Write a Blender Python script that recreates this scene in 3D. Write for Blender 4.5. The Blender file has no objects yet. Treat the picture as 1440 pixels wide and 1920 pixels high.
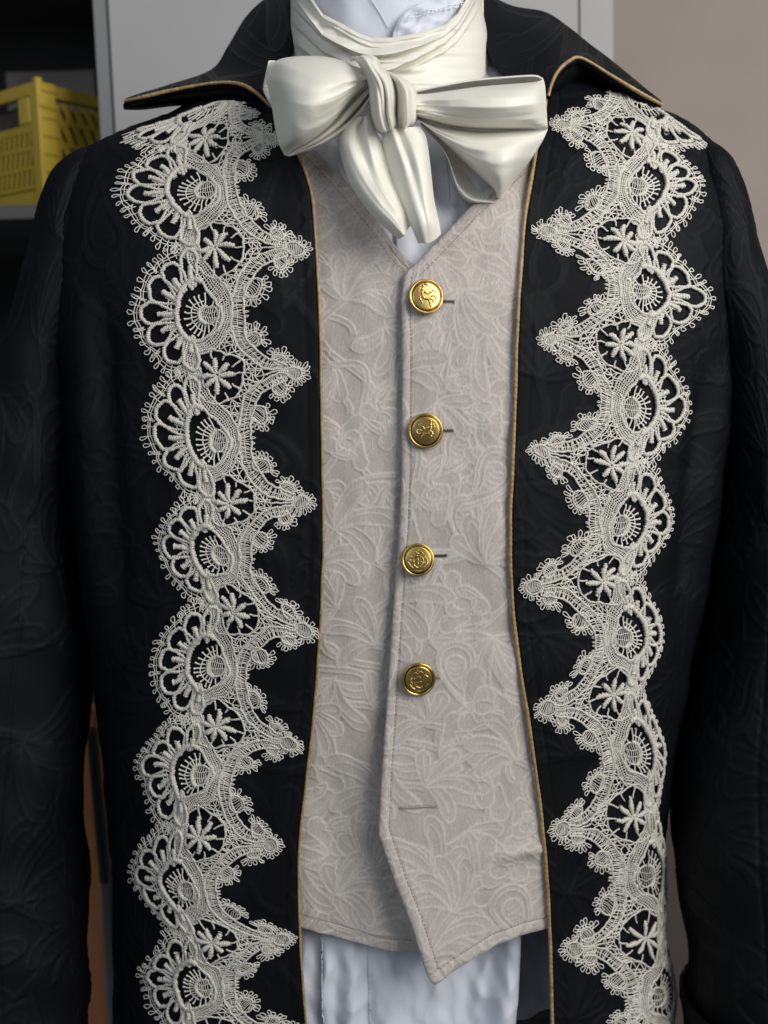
import bpy, math
import numpy as np
from mathutils import Matrix

# ------------------------------------------------------------------ camera
FPX, DIST = 2000.0, 0.64                 # focal length in photo pixels, distance to chest
PITCH, ROLL = math.radians(7.0), math.radians(1.6)
sc = bpy.context.scene
_F = np.array([0.0, math.cos(PITCH), -math.sin(PITCH)])
_R0 = np.array([1.0, 0, 0]); _U0 = np.array([0.0, math.sin(PITCH), math.cos(PITCH)])
CR = math.cos(ROLL) * _R0 - math.sin(ROLL) * _U0
CU = math.cos(ROLL) * _U0 + math.sin(ROLL) * _R0
CAM = -DIST * _F
cd = bpy.data.cameras.new('camera'); cam = bpy.data.objects.new('camera', cd)
sc.collection.objects.link(cam); sc.camera = cam
M = Matrix.Identity(4)
for i in range(3):
    M[i][0], M[i][1], M[i][2], M[i][3] = CR[i], CU[i], -_F[i], CAM[i]
cam.matrix_world = M
cd.sensor_fit = 'VERTICAL'; cd.sensor_height = 36.0; cd.lens = 36.0 * FPX / 1920.0
cd.clip_start = 0.02; cd.clip_end = 50.0
cd.dof.use_dof = True; cd.dof.focus_distance = DIST + 0.005; cd.dof.aperture_fstop = 5.6

# ------------------------------------------------------------------ light
w = bpy.data.worlds.new('World'); sc.world = w; w.use_nodes = True
w.node_tree.nodes['Background'].inputs[0].default_value = (0.60, 0.68, 0.80, 1)
w.node_tree.nodes['Background'].inputs[1].default_value = 0.17

def area_light(name, loc, target, sx, sy, power, col):
    l = bpy.data.lights.new(name, 'AREA'); l.shape = 'RECTANGLE'; l.size = sx; l.size_y = sy
    l.energy = power; l.color = col
    o = bpy.data.objects.new(name, l); sc.collection.objects.link(o)
    from mathutils import Vector
    o.location = loc
    o.rotation_euler = (Vector(target) - Vector(loc)).to_track_quat('-Z', 'Y').to_euler()
    return o
area_light('window_light', (1.05, -0.95, 0.75), (0, 0.05, 0.0), 0.9, 1.3, 28.0, (1.0, 0.98, 0.95))
area_light('fill_light', (-0.9, -1.7, 1.1), (0, 0.1, 0.0), 1.5, 1.2, 9.0, (0.86, 0.93, 1.0))  # added soft fill from the front left, no actual lamp there
sc.view_settings.view_transform = 'Standard'
sc.view_settings.look = 'None'
sc.view_settings.exposure = 0.0
sc.view_settings.gamma = 1.0
sc.view_settings.use_curve_mapping = False

# ------------------------------------------------------------------ helpers
rng = np.random.default_rng(7)
def A(*a): return np.array(a, float)
def rays(px, py):
    px = np.asarray(px, float)[..., None]; py = np.asarray(py, float)[..., None]
    return _F * FPX + CR * (px - 720.0) - CU * (py - 960.0)
def at(px, py, y):
    """point seen at a photo pixel, at world depth y"""
    d = rays(px, py); t = (np.asarray(y, float) - CAM[1]) / d[..., 1]
    return CAM + d * t[..., None]
def project(P):
    v = P - CAM; z = v @ _F
    return 720.0 + FPX * (v @ CR) / z, 960.0 - FPX * (v @ CU) / z
def wob(x, y, seed, scale, n=7):
    r = np.random.default_rng(seed); out = np.zeros(np.broadcast(x, y).shape)
    for i in range(n):
        a = r.uniform(0, 6.283); f = (0.6 + 1.1 * r.random()) / scale
        out += np.sin((np.cos(a) * x + np.sin(a) * y) * f * 6.283 + r.uniform(0, 6.283))
    return out / math.sqrt(n)
def sm(a, b, x):
    t = np.clip((x - a) / (b - a), 0, 1); return t * t * (3 - 2 * t)

def mesh(name, V, Fc, attr=None, smooth=True):
    V = np.asarray(V, np.float32).reshape(-1, 3)
    Fc = np.asarray(Fc, np.int32)
    m = bpy.data.meshes.new(name)
    nv, nf, k = len(V), len(Fc), Fc.shape[1]
    m.vertices.add(nv); m.vertices.foreach_set('co', V.ravel())
    m.loops.add(nf * k); m.loops.foreach_set('vertex_index', Fc.ravel())
    m.polygons.add(nf)
    m.polygons.foreach_set('loop_start', np.arange(0, nf * k, k, dtype=np.int32))
    m.polygons.foreach_set('use_smooth', np.full(nf, smooth, bool))
    m.update(calc_edges=True)
    if attr is not None:
        for kname, val in attr.items():
            at_ = m.attributes.new(kname, 'FLOAT', 'POINT')
            at_.data.foreach_set('value', np.asarray(val, np.float32).ravel())
    return m
def mesh_faces(name, V, faces, smooth=False):
    m = bpy.data.meshes.new(name); m.from_pydata([tuple(map(float, v)) for v in V], [], faces)
    if smooth: m.polygons.foreach_set('use_smooth', np.ones(len(m.polygons), bool))
    m.update(); return m
def grid_faces(nv, nu, wrap=False):
    i = np.arange(nv - 1)[:, None]; j = np.arange(nu if wrap else nu - 1)[None, :]
    j2 = (j + 1) % nu
    return np.stack([i * nu + j + 0 * i, i * nu + j2, (i + 1) * nu + j2, (i + 1) * nu + j], -1).reshape(-1, 4)
def obj(name, m, mat, parent=None):
    o = bpy.data.objects.new(name, m); sc.collection.objects.link(o)
    if mat is not None and not m.materials: m.materials.append(mat)
    if parent is not None:
        o.parent = parent
        if parent.type == 'EMPTY': o.location = -parent.location
    return o
def thing(name, label, cat, loc, group=None):
    o = bpy.data.objects.new(name, None); sc.collection.objects.link(o)
    o.empty_display_size = 0.05; o.location = loc
    o['label'] = label; o['category'] = cat
    if group: o['group'] = group
    return o
def solid(o, t, off=-1.0):
    md = o.modifiers.new('thickness', 'SOLIDIFY'); md.thickness = t; md.offset = off; md.use_rim = True
    return o
def sheet(name, P, mat, parent, attr=None, thick=None, wrap=False, off=-1.0, flip=True):
    nv, nu = P.shape[:2]; gf = grid_faces(nv, nu, wrap)
    o = obj(name, mesh(name, P, gf[:, ::-1] if flip else gf, attr), mat, parent)
    if thick: solid(o, thick, off)
    return o
def box_mesh(name, lo, hi, bev=0.0):
    (x0, y0, z0), (x1, y1, z1) = lo, hi
    V = [(x0,y0,z0),(x1,y0,z0),(x1,y1,z0),(x0,y1,z0),(x0,y0,z1),(x1,y0,z1),(x1,y1,z1),(x0,y1,z1)]
    return mesh_faces(name, V, [(0,3,2,1),(4,5,6,7),(0,1,5,4),(1,2,6,5),(2,3,7,6),(3,0,4,7)])
def bevel(o, wd, seg=2):
    md = o.modifiers.new('bevel', 'BEVEL'); md.width = wd; md.segments = seg; md.limit_method = 'ANGLE'
    return o
def crom(P, n):
    """Catmull-Rom through the rows of P (k, d) -> n samples"""
    P = np.asarray(P, float); k = len(P)
    Q = np.concatenate([[2 * P[0] - P[1]], P, [2 * P[-1] - P[-2]]])
    t = np.linspace(0, k - 1, n) if np.isscalar(n) else np.asarray(n, float)
    i = np.clip(t.astype(int), 0, k - 2); f = (t - i)
    f = f.reshape((-1,) + (1,) * (P.ndim - 1))
    a, b, c, d = Q[i], Q[i + 1], Q[i + 2], Q[i + 3]
    return 0.5 * (2 * b + (c - a) * f + (2 * a - 5 * b + 4 * c - d) * f ** 2 + (3 * b - 3 * c + d - a) * f ** 3)
def patch(C, nv, nu):
    """bicubic patch through a control grid (rows, cols, d)"""
    C = np.asarray(C, float)
    X = crom(C, nv)
    return np.swapaxes(crom(np.swapaxes(X, 0, 1), nu), 0, 1)
def arclen(P):
    return np.concatenate([[0], np.cumsum(np.linalg.norm(np.diff(P, axis=0), axis=1))])
def resample(P, step, closed=False):
    P = np.asarray(P, float)
    s = arclen(P); n = max(2, int(round(s[-1] / step)) + 1)
    t = np.linspace(0, s[-1], n)
    return np.stack([np.interp(t, s, P[:, k]) for k in range(P.shape[1])], -1)
def coons(L, R, T, B, nv, nu):
    """L,R: left and right edges top->bottom, T,B: left->right; pixel polylines"""
    def rs(P, n):
        P = np.asarray(P, float); s = arclen(P)
        t = np.linspace(0, s[-1], n); return np.stack([np.interp(t, s, P[:, k]) for k in range(2)], -1)
    l, r, t, b = rs(L, nv), rs(R, nv), rs(T, nu), rs(B, nu)
    v = np.linspace(0, 1, nv)[:, None, None]; u = np.linspace(0, 1, nu)[None, :, None]
    return ((1 - u) * l[:, None] + u * r[:, None] + (1 - v) * t[None] + v * b[None]
            - ((1 - u) * (1 - v) * t[0] + u * (1 - v) * t[-1] + (1 - u) * v * b[0] + u * v * b[-1]))

# ---- tubes: many strokes -> one mesh
def tubes(strokes, sides=4, flat=1.0):
    """strokes: list of (P (n,3), N (n,3) or None, radius scalar/array)"""
    Vs, Fs, base = [], [], 0
    ang = np.arange(sides) / sides * 2 * math.pi + math.pi / sides
    ca, sa = np.cos(ang), np.sin(ang)
    for P, N, r in strokes:
        n = len(P)
        T = np.gradient(P, axis=0); T /= np.linalg.norm(T, axis=1)[:, None] + 1e-12
        if N is None: N = np.tile(A(0, -1, 0.02), (n, 1))
        B = np.cross(T, N); B /= np.linalg.norm(B, axis=1)[:, None] + 1e-12
        N2 = np.cross(B, T)
        rr = np.broadcast_to(np.asarray(r, float), (n,))[:, None, None]
        V = P[:, None] + rr * (flat * ca[None, :, None] * N2[:, None] + sa[None, :, None] * B[:, None])
        Vs.append(V.reshape(-1, 3)); Fs.append(grid_faces(n, sides, True) + base); base += n * sides
    return np.concatenate(Vs), np.concatenate(Fs)

# ------------------------------------------------------------------ materials
def new_mat(name, base, rough=0.6, metal=0.0, sheen=0.0, spec=0.5):
    m = bpy.data.materials.new(name); m.use_nodes = True
    b = m.node_tree.nodes['Principled BSDF']
    b.inputs['Base Color'].default_value = (*base, 1); b.inputs['Roughness'].default_value = rough
    b.inputs['Metallic'].default_value = metal; b.inputs['Specular IOR Level'].default_value = spec
    b.inputs['Sheen Weight'].default_value = sheen; b.inputs['Sheen Roughness'].default_value = 0.4
    return m, m.node_tree.nodes, m.node_tree.links, b
def noise(nd, ln, scale, detail=3.0, vec=None, stretch=None):
    tc = nd.new('ShaderNodeTexCoord'); n = nd.new('ShaderNodeTexNoise')
    n.inputs['Scale'].default_value = scale; n.inputs['Detail'].default_value = detail
    if stretch:
        mp = nd.new('ShaderNodeMapping'); mp.inputs['Scale'].default_value = stretch
        ln.new(tc.outputs['Object'], mp.inputs['Vector']); ln.new(mp.outputs['Vector'], n.inputs['Vector'])
    else: ln.new(tc.outputs['Object'], n.inputs['Vector'])
    return n
def bump(nd, ln, b, height, strength=0.3, dist=0.001):
    bp = nd.new('ShaderNodeBump'); bp.inputs['Strength'].default_value = strength
    bp.inputs['Distance'].default_value = dist
    ln.new(height, bp.inputs['Height']); ln.new(bp.outputs['Normal'], b.inputs['Normal'])
    return bp
def ramp(nd, ln, src, stops):
    r = nd.new('ShaderNodeValToRGB'); e = r.color_ramp.elements
    while len(e) < len(stops): e.new(0.5)
    for k, (p, c) in enumerate(stops): e[k].position = p; e[k].color = (*c, 1)
    ln.new(src, r.inputs['Fac']); return r
def weave_height(nd, ln, sx, sz):
    """fine woven threads: two crossed wave textures"""
    tc = nd.new('ShaderNodeTexCoord')
    outs = []
    for d, s in (('X', sx), ('Z', sz)):
        wv = nd.new('ShaderNodeTexWave'); wv.wave_type = 'BANDS'; wv.bands_direction = d
        wv.inputs['Scale'].default_value = s; wv.inputs['Distortion'].default_value = 1.2
        wv.inputs['Detail'].default_value = 2.0; wv.inputs['Detail Scale'].default_value = 3.0
        ln.new(tc.outputs['Object'], wv.inputs['Vector']); outs.append(wv.outputs['Fac'])
    mx = nd.new('ShaderNodeMath'); mx.operation = 'ADD'
    ln.new(outs[0], mx.inputs[0]); ln.new(outs[1], mx.inputs[1]); return mx.outputs[0]

def mat_damask(name, ground, figure, r_ground, r_figure, weave, wstr, sheen=0.08, spec=0.5):
    m, nd, ln, b = new_mat(name, ground, r_ground, sheen=sheen, spec=spec)
    atn = nd.new('ShaderNodeAttribute'); atn.attribute_name = 'pattern'
    nz = noise(nd, ln, 900, 2, stretch=(1, 1, 0.16))
    mul = nd.new('ShaderNodeMath'); mul.operation = 'MULTIPLY_ADD'
    ln.new(nz.outputs['Fac'], mul.inputs[0]); mul.inputs[1].default_value = 0.5
    ln.new(atn.outputs['Fac'], mul.inputs[2])
    cr = ramp(nd, ln, mul.outputs[0], [(0.12, ground), (0.95, figure)])
    n2 = noise(nd, ln, 1300, 2, stretch=(1, 1, 0.35)); gr = ramp(nd, ln, n2.outputs['Fac'], [(0.25, (0.82, 0.82, 0.82)), (0.75, (1.10, 1.10, 1.10))])
    mxn = nd.new('ShaderNodeMix'); mxn.data_type = 'RGBA'; mxn.blend_type = 'MULTIPLY'; mxn.inputs[0].default_value = 1.0
    ln.new(cr.outputs['Color'], mxn.inputs[6]); ln.new(gr.outputs['Color'], mxn.inputs[7]); ln.new(mxn.outputs[2], b.inputs['Base Color'])
    mr = nd.new('ShaderNodeMapRange'); mr.inputs['To Min'].default_value = r_ground; mr.inputs['To Max'].default_value = r_figure
    ln.new(atn.outputs['Fac'], mr.inputs['Value']); ln.new(mr.outputs['Result'], b.inputs['Roughness'])
    wv = weave_height(nd, ln, *weave)
    ad = nd.new('ShaderNodeMath'); ad.operation = 'MULTIPLY_ADD'
    ln.new(nz.outputs['Fac'], ad.inputs[0]); ad.inputs[1].default_value = 1.6; ln.new(wv, ad.inputs[2])
    bump(nd, ln, b, ad.outputs[0], wstr, 0.0003)
    return m
M_COAT = mat_damask('black_damask', (0.0018, 0.0022, 0.0032), (0.0046, 0.0054, 0.0074), 0.60, 0.38, (700, 700), 0.30, sheen=0.0, spec=0.15)
M_VEST = mat_damask('champagne_jacquard', (0.520, 0.462, 0.415), (0.665, 0.605, 0.553), 0.56, 0.31, (520, 520), 0.6, sheen=0.06)
def mat_satin():
    m, nd, ln, b = new_mat('cream_satin', (0.80, 0.765, 0.655), 0.38, sheen=0.25, spec=0.42)
    b.inputs['Anisotropic'].default_value = 0.5
    n = noise(nd, ln, 1100, 2, stretch=(1, 1, .25)); n2 = noise(nd, ln, 170, 4)
    ad = nd.new('ShaderNodeMath'); ad.operation = 'MULTIPLY_ADD'; ad.inputs[1].default_value = 2.2
    ln.new(n2.outputs['Fac'], ad.inputs[0]); ln.new(n.outputs['Fac'], ad.inputs[2]); bump(nd, ln, b, ad.outputs[0], 0.14, 0.0004)
    c = noise(nd, ln, 14, 3); r = ramp(nd, ln, c.outputs['Fac'], [(0.3, (0.87, 0.84, 0.735)), (0.7, (0.91, 0.885, 0.785))])
    ln.new(r.outputs['Color'], b.inputs['Base Color'])
    tr = nd.new('ShaderNodeBsdfTranslucent'); tr.inputs['Color'].default_value = (0.85, 0.79, 0.66, 1)       # thin silk lets some light through
    mx = nd.new('ShaderNodeMixShader'); mx.inputs[0].default_value = 0.13
    ln.new(b.outputs[0], mx.inputs[1]); ln.new(tr.outputs[0], mx.inputs[2]); ln.new(mx.outputs[0], nd['Material Output'].inputs['Surface'])
    return m
M_SATIN = mat_satin()
def mat_cotton(name, c0, c1):
    m, nd, ln, b = new_mat(name, c0, 0.8, sheen=0.2, spec=0.3)
    n = noise(nd, ln, 24, 5, stretch=(1.6, 1, 0.5)); r = ramp(nd, ln, n.outputs['Fac'], [(0.3, c0), (0.7, c1)])
    ln.new(r.outputs['Color'], b.inputs['Base Color'])
    n2 = noise(nd, ln, 95, 6, stretch=(1, 1, 0.6)); wv = weave_height(nd, ln, 600, 600)
    ad = nd.new('ShaderNodeMath'); ad.operation = 'MULTIPLY_ADD'
    ln.new(n2.outputs['Fac'], ad.inputs[0]); ad.inputs[1].default_value = 4.0; ln.new(wv, ad.inputs[2])
    bump(nd, ln, b, ad.outputs[0], 0.35, 0.0004); return m
M_SHIRT = mat_cotton('white_cotton', (0.66, 0.69, 0.77), (0.74, 0.765, 0.83))
def mat_lace():
    m, nd, ln, b = new_mat('lace_thread', (0.64, 0.625, 0.57), 0.55, sheen=0.1, spec=0.35)
    n = noise(nd, ln, 1500, 2); atn = nd.new('ShaderNodeAttribute'); atn.attribute_name = 'stitch'      # length along the cord
    wv = nd.new('ShaderNodeMath'); wv.operation = 'MULTIPLY_ADD'; wv.inputs[1].default_value = 5.0
    ln.new(n.outputs['Fac'], wv.inputs[0]); ln.new(atn.outputs['Fac'], wv.inputs[2])
    sn = nd.new('ShaderNodeMath'); sn.operation = 'SINE'; ln.new(wv.outputs[0], sn.inputs[0])
    ad = nd.new('ShaderNodeMath'); ad.operation = 'MULTIPLY_ADD'; ad.inputs[1].default_value = 0.22; ln.new(sn.outputs[0], ad.inputs[0]); ln.new(n.outputs['Fac'], ad.inputs[2])
    r = ramp(nd, ln, ad.outputs[0], [(0.18, (0.40, 0.378, 0.325)), (0.72, (0.80, 0.765, 0.675))])
    ln.new(r.outputs['Color'], b.inputs['Base Color']); bump(nd, ln, b, ad.outputs[0], 0.9, 0.0004); return m
M_LACE = mat_lace()
def mat_gold():
    m, nd, ln, b = new_mat('gilt_metal', (0.72, 0.53, 0.17), 0.24, metal=1.0)
    n = noise(nd, ln, 160, 3); r = ramp(nd, ln, n.outputs['Fac'], [(0.35, (0.42, 0.28, 0.085)), (0.7, (0.78, 0.58, 0.21))])
    ln.new(r.outputs['Color'], b.inputs['Base Color'])
    mr = nd.new('ShaderNodeMapRange'); mr.inputs['To Min'].default_value = 0.36; mr.inputs['To Max'].default_value = 0.20
    ln.new(n.outputs['Fac'], mr.inputs['Value']); ln.new(mr.outputs['Result'], b.inputs['Roughness'])
    bump(nd, ln, b, n.outputs['Fac'], 0.05, 0.0001); return m
M_GOLD = mat_gold()
def mat_plain(name, c0, c1, rough, scale=30, stretch=None, bmp=0.0, spec=0.5, sheen=0.0):
    m, nd, ln, b = new_mat(name, c0, rough, spec=spec, sheen=sheen)
    n = noise(nd, ln, scale, 4, stretch=stretch); r = ramp(nd, ln, n.outputs['Fac'], [(0.3, c0), (0.7, c1)])
    ln.new(r.outputs['Color'], b.inputs['Base Color'])
    if bmp: bump(nd, ln, b, n.outputs['Fac'], bmp, 0.001)
    return m
M_PIPE = mat_plain('gold_satin_piping', (0.25, 0.155, 0.065), (0.44, 0.30, 0.14), 0.38, 260, None, 0.5, sheen=0.1)
M_LINING = mat_plain('black_lining', (0.010, 0.011, 0.014), (0.016, 0.017, 0.02), 0.6, 200)
M_THREAD = mat_plain('taupe_thread', (0.22, 0.185, 0.155), (0.32, 0.28, 0.24), 0.7, 900)
M_LTHREAD = mat_plain('pale_taupe_thread', (0.40, 0.355, 0.32), (0.52, 0.47, 0.43), 0.7, 900)
M_DKTHREAD = mat_plain('dark_thread', (0.07, 0.058, 0.05), (0.12, 0.10, 0.088), 0.8, 900)
M_WTHREAD = mat_plain('white_thread', (0.74, 0.76, 0.8), (0.84, 0.85, 0.88), 0.7, 900)

# ------------------------------------------------------------------ body rings (the dress form's shape under the clothes)
#      py    xL    xR   front y  centre y
RING = A([-60, 552, 908, 0.085, 0.150], [0, 548, 912, 0.085, 0.150], [60, 545, 918, 0.088, 0.150], [105, 520, 950, 0.092, 0.148],
         [145, 470, 1020, 0.090, 0.146], [190, 392, 1130, 0.082, 0.140], [230, 296, 1216, 0.068, 0.136], [270, 205, 1290, 0.052, 0.130],
         [330, 128, 1344, 0.034, 0.126], [420, 104, 1372, 0.018, 0.122], [600, 124, 1372, 0.002, 0.120], [900, 168, 1330, -0.004, 0.120],
         [1200, 204, 1280, 0.000, 0.122], [1400, 220, 1240, 0.003, 0.124], [1600, 234, 1216, 0.003, 0.126], [1750, 240, 1224, 0.002, 0.127],
         [1920, 246, 1246, 0.000, 0.128], [2050, 250, 1268, 0.0, 0.128], [2500, 262, 1290, 0.0, 0.128])
_zl = np.stack([at(RING[:, 1], RING[:, 0], RING[:, 4]), at(RING[:, 2], RING[:, 0], RING[:, 4])], 1)
_z = at(720 + 0 * RING[:, 0], RING[:, 0], RING[:, 4])[:, 2]
_zs = np.linspace(_z.min(), _z.max(), 400)
def _tab(v):
    o = np.argsort(_z); zz, vv = _z[o], v[o]
    y = np.interp(_zs, zz, vv); k = np.exp(-np.linspace(-2, 2, 15) ** 2); k /= k.sum()
    yp = np.concatenate([np.full(7, y[0]), y, np.full(7, y[-1])]); return np.convolve(yp, k, 'valid')
T_XL, T_XR = _tab(_zl[:, 0, 0]), _tab(_zl[:, 1, 0])
T_YF, T_YC = _tab(RING[:, 3]), _tab(RING[:, 4])
NL, NR = 3.0, 2.35
def ring(z):
    xl, xr = np.interp(z, _zs, T_XL), np.interp(z, _zs, T_XR)
    yf, yc = np.interp(z, _zs, T_YF), np.interp(z, _zs, T_YC)
    cx = 0.5 * (xl + xr); return cx, cx - xl, xr - cx, yc - yf, yc
def body_f(P, off):
    cx, aL, aR, b, yc = ring(P[..., 2])
    dx = P[..., 0] - cx
    left = dx < 0
    a = np.where(left, aL, aR) + off; n = np.where(left, NL, NR)
    return ((np.abs(dx) / a) ** n + (np.abs(P[..., 1] - yc) / (b + off)) ** n) ** (1.0 / n) - 1.0
def hit(px, py, off=0.0):
    """where the ray of a photo pixel meets the body surface grown by off"""
    px, py, off = np.broadcast_arrays(np.asarray(px, float), np.asarray(py, float), np.asarray(off, float))
    sh = px.shape; px, py, off = px.ravel(), py.ravel(), off.ravel()
    d = rays(px, py)
    ys = np.linspace(-0.06, 0.14, 41)
    tt = (ys[None] - CAM[1]) / d[:, 1:2]
    f = np.stack([body_f(CAM + d * tt[:, k:k + 1], off) for k in range(len(ys))], 1)
    ins = f < 0; anyin = ins.any(1); first = np.argmax(ins, 1)
    kmin = np.argmin(f, 1)
    lo = tt[np.arange(len(px)), np.maximum(first - 1, 0)]; hi = tt[np.arange(len(px)), first]
    for _ in range(18):
        mid = 0.5 * (lo + hi); fm = body_f(CAM + d * mid[:, None], off)
        lo = np.where(fm < 0, lo, mid); hi = np.where(fm < 0, mid, hi)
    t = np.where(anyin, hi, tt[np.arange(len(px)), kmin])
    return (CAM + d * t[:, None]).reshape(sh + (3,))
def hit_grid(px, py, off):
    """hit() on every 8th node of a fine grid, smooth in between"""
    Y = hit(px[::8, ::8], py[::8, ::8], off)[..., 1]
    return at(px, py, patch(Y[..., None], px.shape[0], px.shape[1])[..., 0])
def body_n(P, off=0.0):
    e = 5e-4; g = np.stack([body_f(P + e * np.eye(3)[k], off) - body_f(P - e * np.eye(3)[k], off) for k in range(3)], -1)
    return g / (np.linalg.norm(g, axis=-1, keepdims=True) + 1e-12)
def ring_point(z, th, off):
    """th: 0 = front centre, +pi/2 = viewer's right, pi = back"""
    cx, aL, aR, b, yc = ring(z)
    s, c = np.sin(th), np.cos(th)
    left = s < 0; n = np.where(left, NL, NR); a = np.where(left, aL, aR) + off
    e = 2.0 / n
    x = cx + a * np.sign(s) * np.abs(s) ** e; y = yc - (b + off) * np.sign(c) * np.abs(c) ** e
    return np.stack([x, y, z + 0 * x], -1)
def ring_angle(P, off):
    cx, aL, aR, b, yc = ring(P[..., 2]); dx = P[..., 0] - cx
    left = dx < 0; n = np.where(left, NL, NR); a = np.where(left, aL, aR) + off
    s = np.sign(dx) * np.abs(dx / a) ** (n / 2); dy = (yc - P[..., 1]) / (b + off)
    c = np.sign(dy) * np.abs(dy) ** (n / 2); return np.arctan2(s, c)

# ------------------------------------------------------------------ woven figure (jacquard) maps
class FigureMap:
    def __init__(s, w, h): s.w, s.h = w, h; s.line = np.zeros((h, w), np.float32); s.fill = np.zeros((h, w), np.float32)
    def stroke(s, P, r=2.6, v=1.0):
        P = resample(P, 1.4); R = int(math.ceil(r * 2.0)); g = np.arange(-R, R + 1)
        for x, y in P:
            ix, iy = int(round(x)), int(round(y))
            if ix - R < 0 or iy - R < 0 or ix + R >= s.w or iy + R >= s.h: continue
            k = v * np.exp(-(((g[None] + ix - x) ** 2 + (g[:, None] + iy - y) ** 2) / (r * r)))
            sub = s.line[iy - R:iy + R + 1, ix - R:ix + R + 1]; np.maximum(sub, k, out=sub)
    def poly(s, P, v):
        P = np.asarray(P); x0, y0 = np.floor(P.min(0)).astype(int); x1, y1 = np.ceil(P.max(0)).astype(int)
        x0, y0, x1, y1 = max(x0, 0), max(y0, 0), min(x1, s.w - 1), min(y1, s.h - 1)
        if x1 <= x0 or y1 <= y0: return
        X, Y = np.meshgrid(np.arange(x0, x1), np.arange(y0, y1)); ins = np.zeros(X.shape, bool)
        for (ax, ay), (bx, by) in zip(P, np.roll(P, -1, 0)):
            if ay == by: continue
            c = (ay > Y) != (by > Y); ins ^= c & (X < (bx - ax) * (Y - ay) / (by - ay) + ax)
        sub = s.fill[y0:y1, x0:x1]; sub[ins] = v
        sub = s.line[y0:y1, x0:x1]; sub[ins] = 0          # a nearer leaf covers what lies under it
    def sample(s, x, y):
        x = np.mod(x, s.w - 1.001); y = np.mod(y, s.h - 1.001)
        ix, iy = x.astype(int), y.astype(int); fx, fy = x - ix, y - iy
        def b(a): return (a[iy, ix] * (1 - fx) + a[iy, ix + 1] * fx) * (1 - fy) + (a[iy + 1, ix] * (1 - fx) + a[iy + 1, ix + 1] * fx) * fy
        return b(s.line), b(s.fill)
def blur(a, r):
    k = np.exp(-np.linspace(-2, 2, 2 * r + 1) ** 2); k /= k.sum()
    for ax in (0, 1):
        a = sum(kk * np.roll(a, i - r, ax) for i, kk in enumerate(k))
    return a.astype(np.float32)
def draw_figures(fm, seed, dens, size):
    r = np.random.default_rng(seed); rot = lambda P, a, c: np.asarray(P) @ A([math.cos(a), math.sin(a)], [-math.sin(a), math.cos(a)]) + c
    def leaf(L, wd, bend, n=30):
        t = np.linspace(0, 1, n); cx = L * t * (1 - .25 * abs(bend) * t * t); cy = bend * L * t ** 2.0; hw = wd * np.minimum(1, 1.25 * np.sin(math.pi * t ** 1.1) ** 0.55) * (.45 + .55 * t)
        T = np.gradient(np.stack([cx, cy], -1), axis=0); T /= np.linalg.norm(T, axis=1)[:, None]; N = np.stack([-T[:, 1], T[:, 0]], -1)
        C = np.stack([cx, cy], -1); return np.concatenate([C + N * hw[:, None], (C - N * hw[:, None])[::-1]]), C
    def outline(P, rr=2.0, v=1.0): fm.stroke(np.concatenate([P, P[:1]]), rr, v)
    def stem(c, a, S, flip):
        t = np.linspace(0, 1, 60); P = np.stack([S * t, flip * S * .28 * np.sin(t * 5.0)], -1)
        P = rot(P, a, c); fm.poly(np.concatenate([off2(P, 5), off2(P, -5)[::-1]]), .7)
        for d in (-5, 5): fm.stroke(off2(P, d), 1.9)
    def off2(P, d):
        T = np.gradient(P, axis=0); T /= np.linalg.norm(T, axis=1)[:, None]; return P + np.stack([-T[:, 1], T[:, 0]], -1) * d
    def acanthus(c, a, S, flip):
        n = r.integers(4, 7); order = sorted(range(n), key=lambda k: -abs(k - (n - 1) / 2))
        for k in order:
            f = k / (n - 1) * 2 - 1
            ang = a + flip * f * 0.95; L = S * (1.0 - .38 * abs(f)) * r.uniform(.9, 1.08)
            P, mid = leaf(L, S * 0.150, flip * (.48 + .40 * f)); P = rot(P, ang, c); mid = rot(mid, ang, c)
            fm.poly(P, r.choice([.35, .7, 1.0])); outline(P, 1.8)
            m2 = rot(leaf(L * .86, S * .085, flip * (.48 + .40 * f))[0], ang, c)
            if k % 3: outline(m2, 1.5, .8)
            else:
                fm.stroke(mid[4:25], 1.6, .8)
    def paisley(c, a, S, flip):
        t = np.linspace(0, 2 * math.pi, 70); tip = np.maximum(np.cos(t), 0) ** 3
        base = np.stack([np.cos(t) + .35 * tip, np.sin(t) * (0.60 - 0.34 * np.cos(t)) + flip * 0.55 * tip], -1)
        for q, s_ in enumerate((1.0, 0.80, 0.52)):
            P = rot(base * S * 0.5 * s_, a, c); fm.poly(P, (0.9, 0.25, 0.8)[q]); outline(P, 2.1)
        for k in range(4):
            u = -0.45 + .3 * k; fm.stroke(rot(A([u * S * .3, -S * .10], [u * S * .3 + 4, 0], [u * S * .32, S * .10]), a, c), 1.6, 0.7)
    def rose(c, S, a):
        for q in range(6):                                # overlapping curled petals
            b = a + q * 1.05; d = A(math.cos(b), math.sin(b)) * S * (.30 if q < 4 else .14)
            P, mid = leaf(S * .62, S * .20, .55 * (1 if q % 2 else -1)); P = rot(P - A(S * .3, 0), b + 1.2, c + d); fm.poly(P, .4 + .12 * q); outline(P, 2.1)
            fm.stroke(rot(leaf(S * .45, S * .12, .5 * (1 if q % 2 else -1))[0][:28] - A(S * .2, 0), b + 1.2, c + d), 1.6, .7)
        t = np.linspace(0, 2 * math.pi, 40); P = c + np.stack([np.cos(t) * S * .17, np.sin(t) * S * .12], -1); fm.poly(P, .2); outline(P, 1.9)
        for k in range(5): fm.stroke(c + A([-.1 + .05 * k, -.05], [-.08 + .05 * k, .06]) * S, 1.5, .7)
    cells = []; step = size * dens; j = 0; y = 0.0
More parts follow.
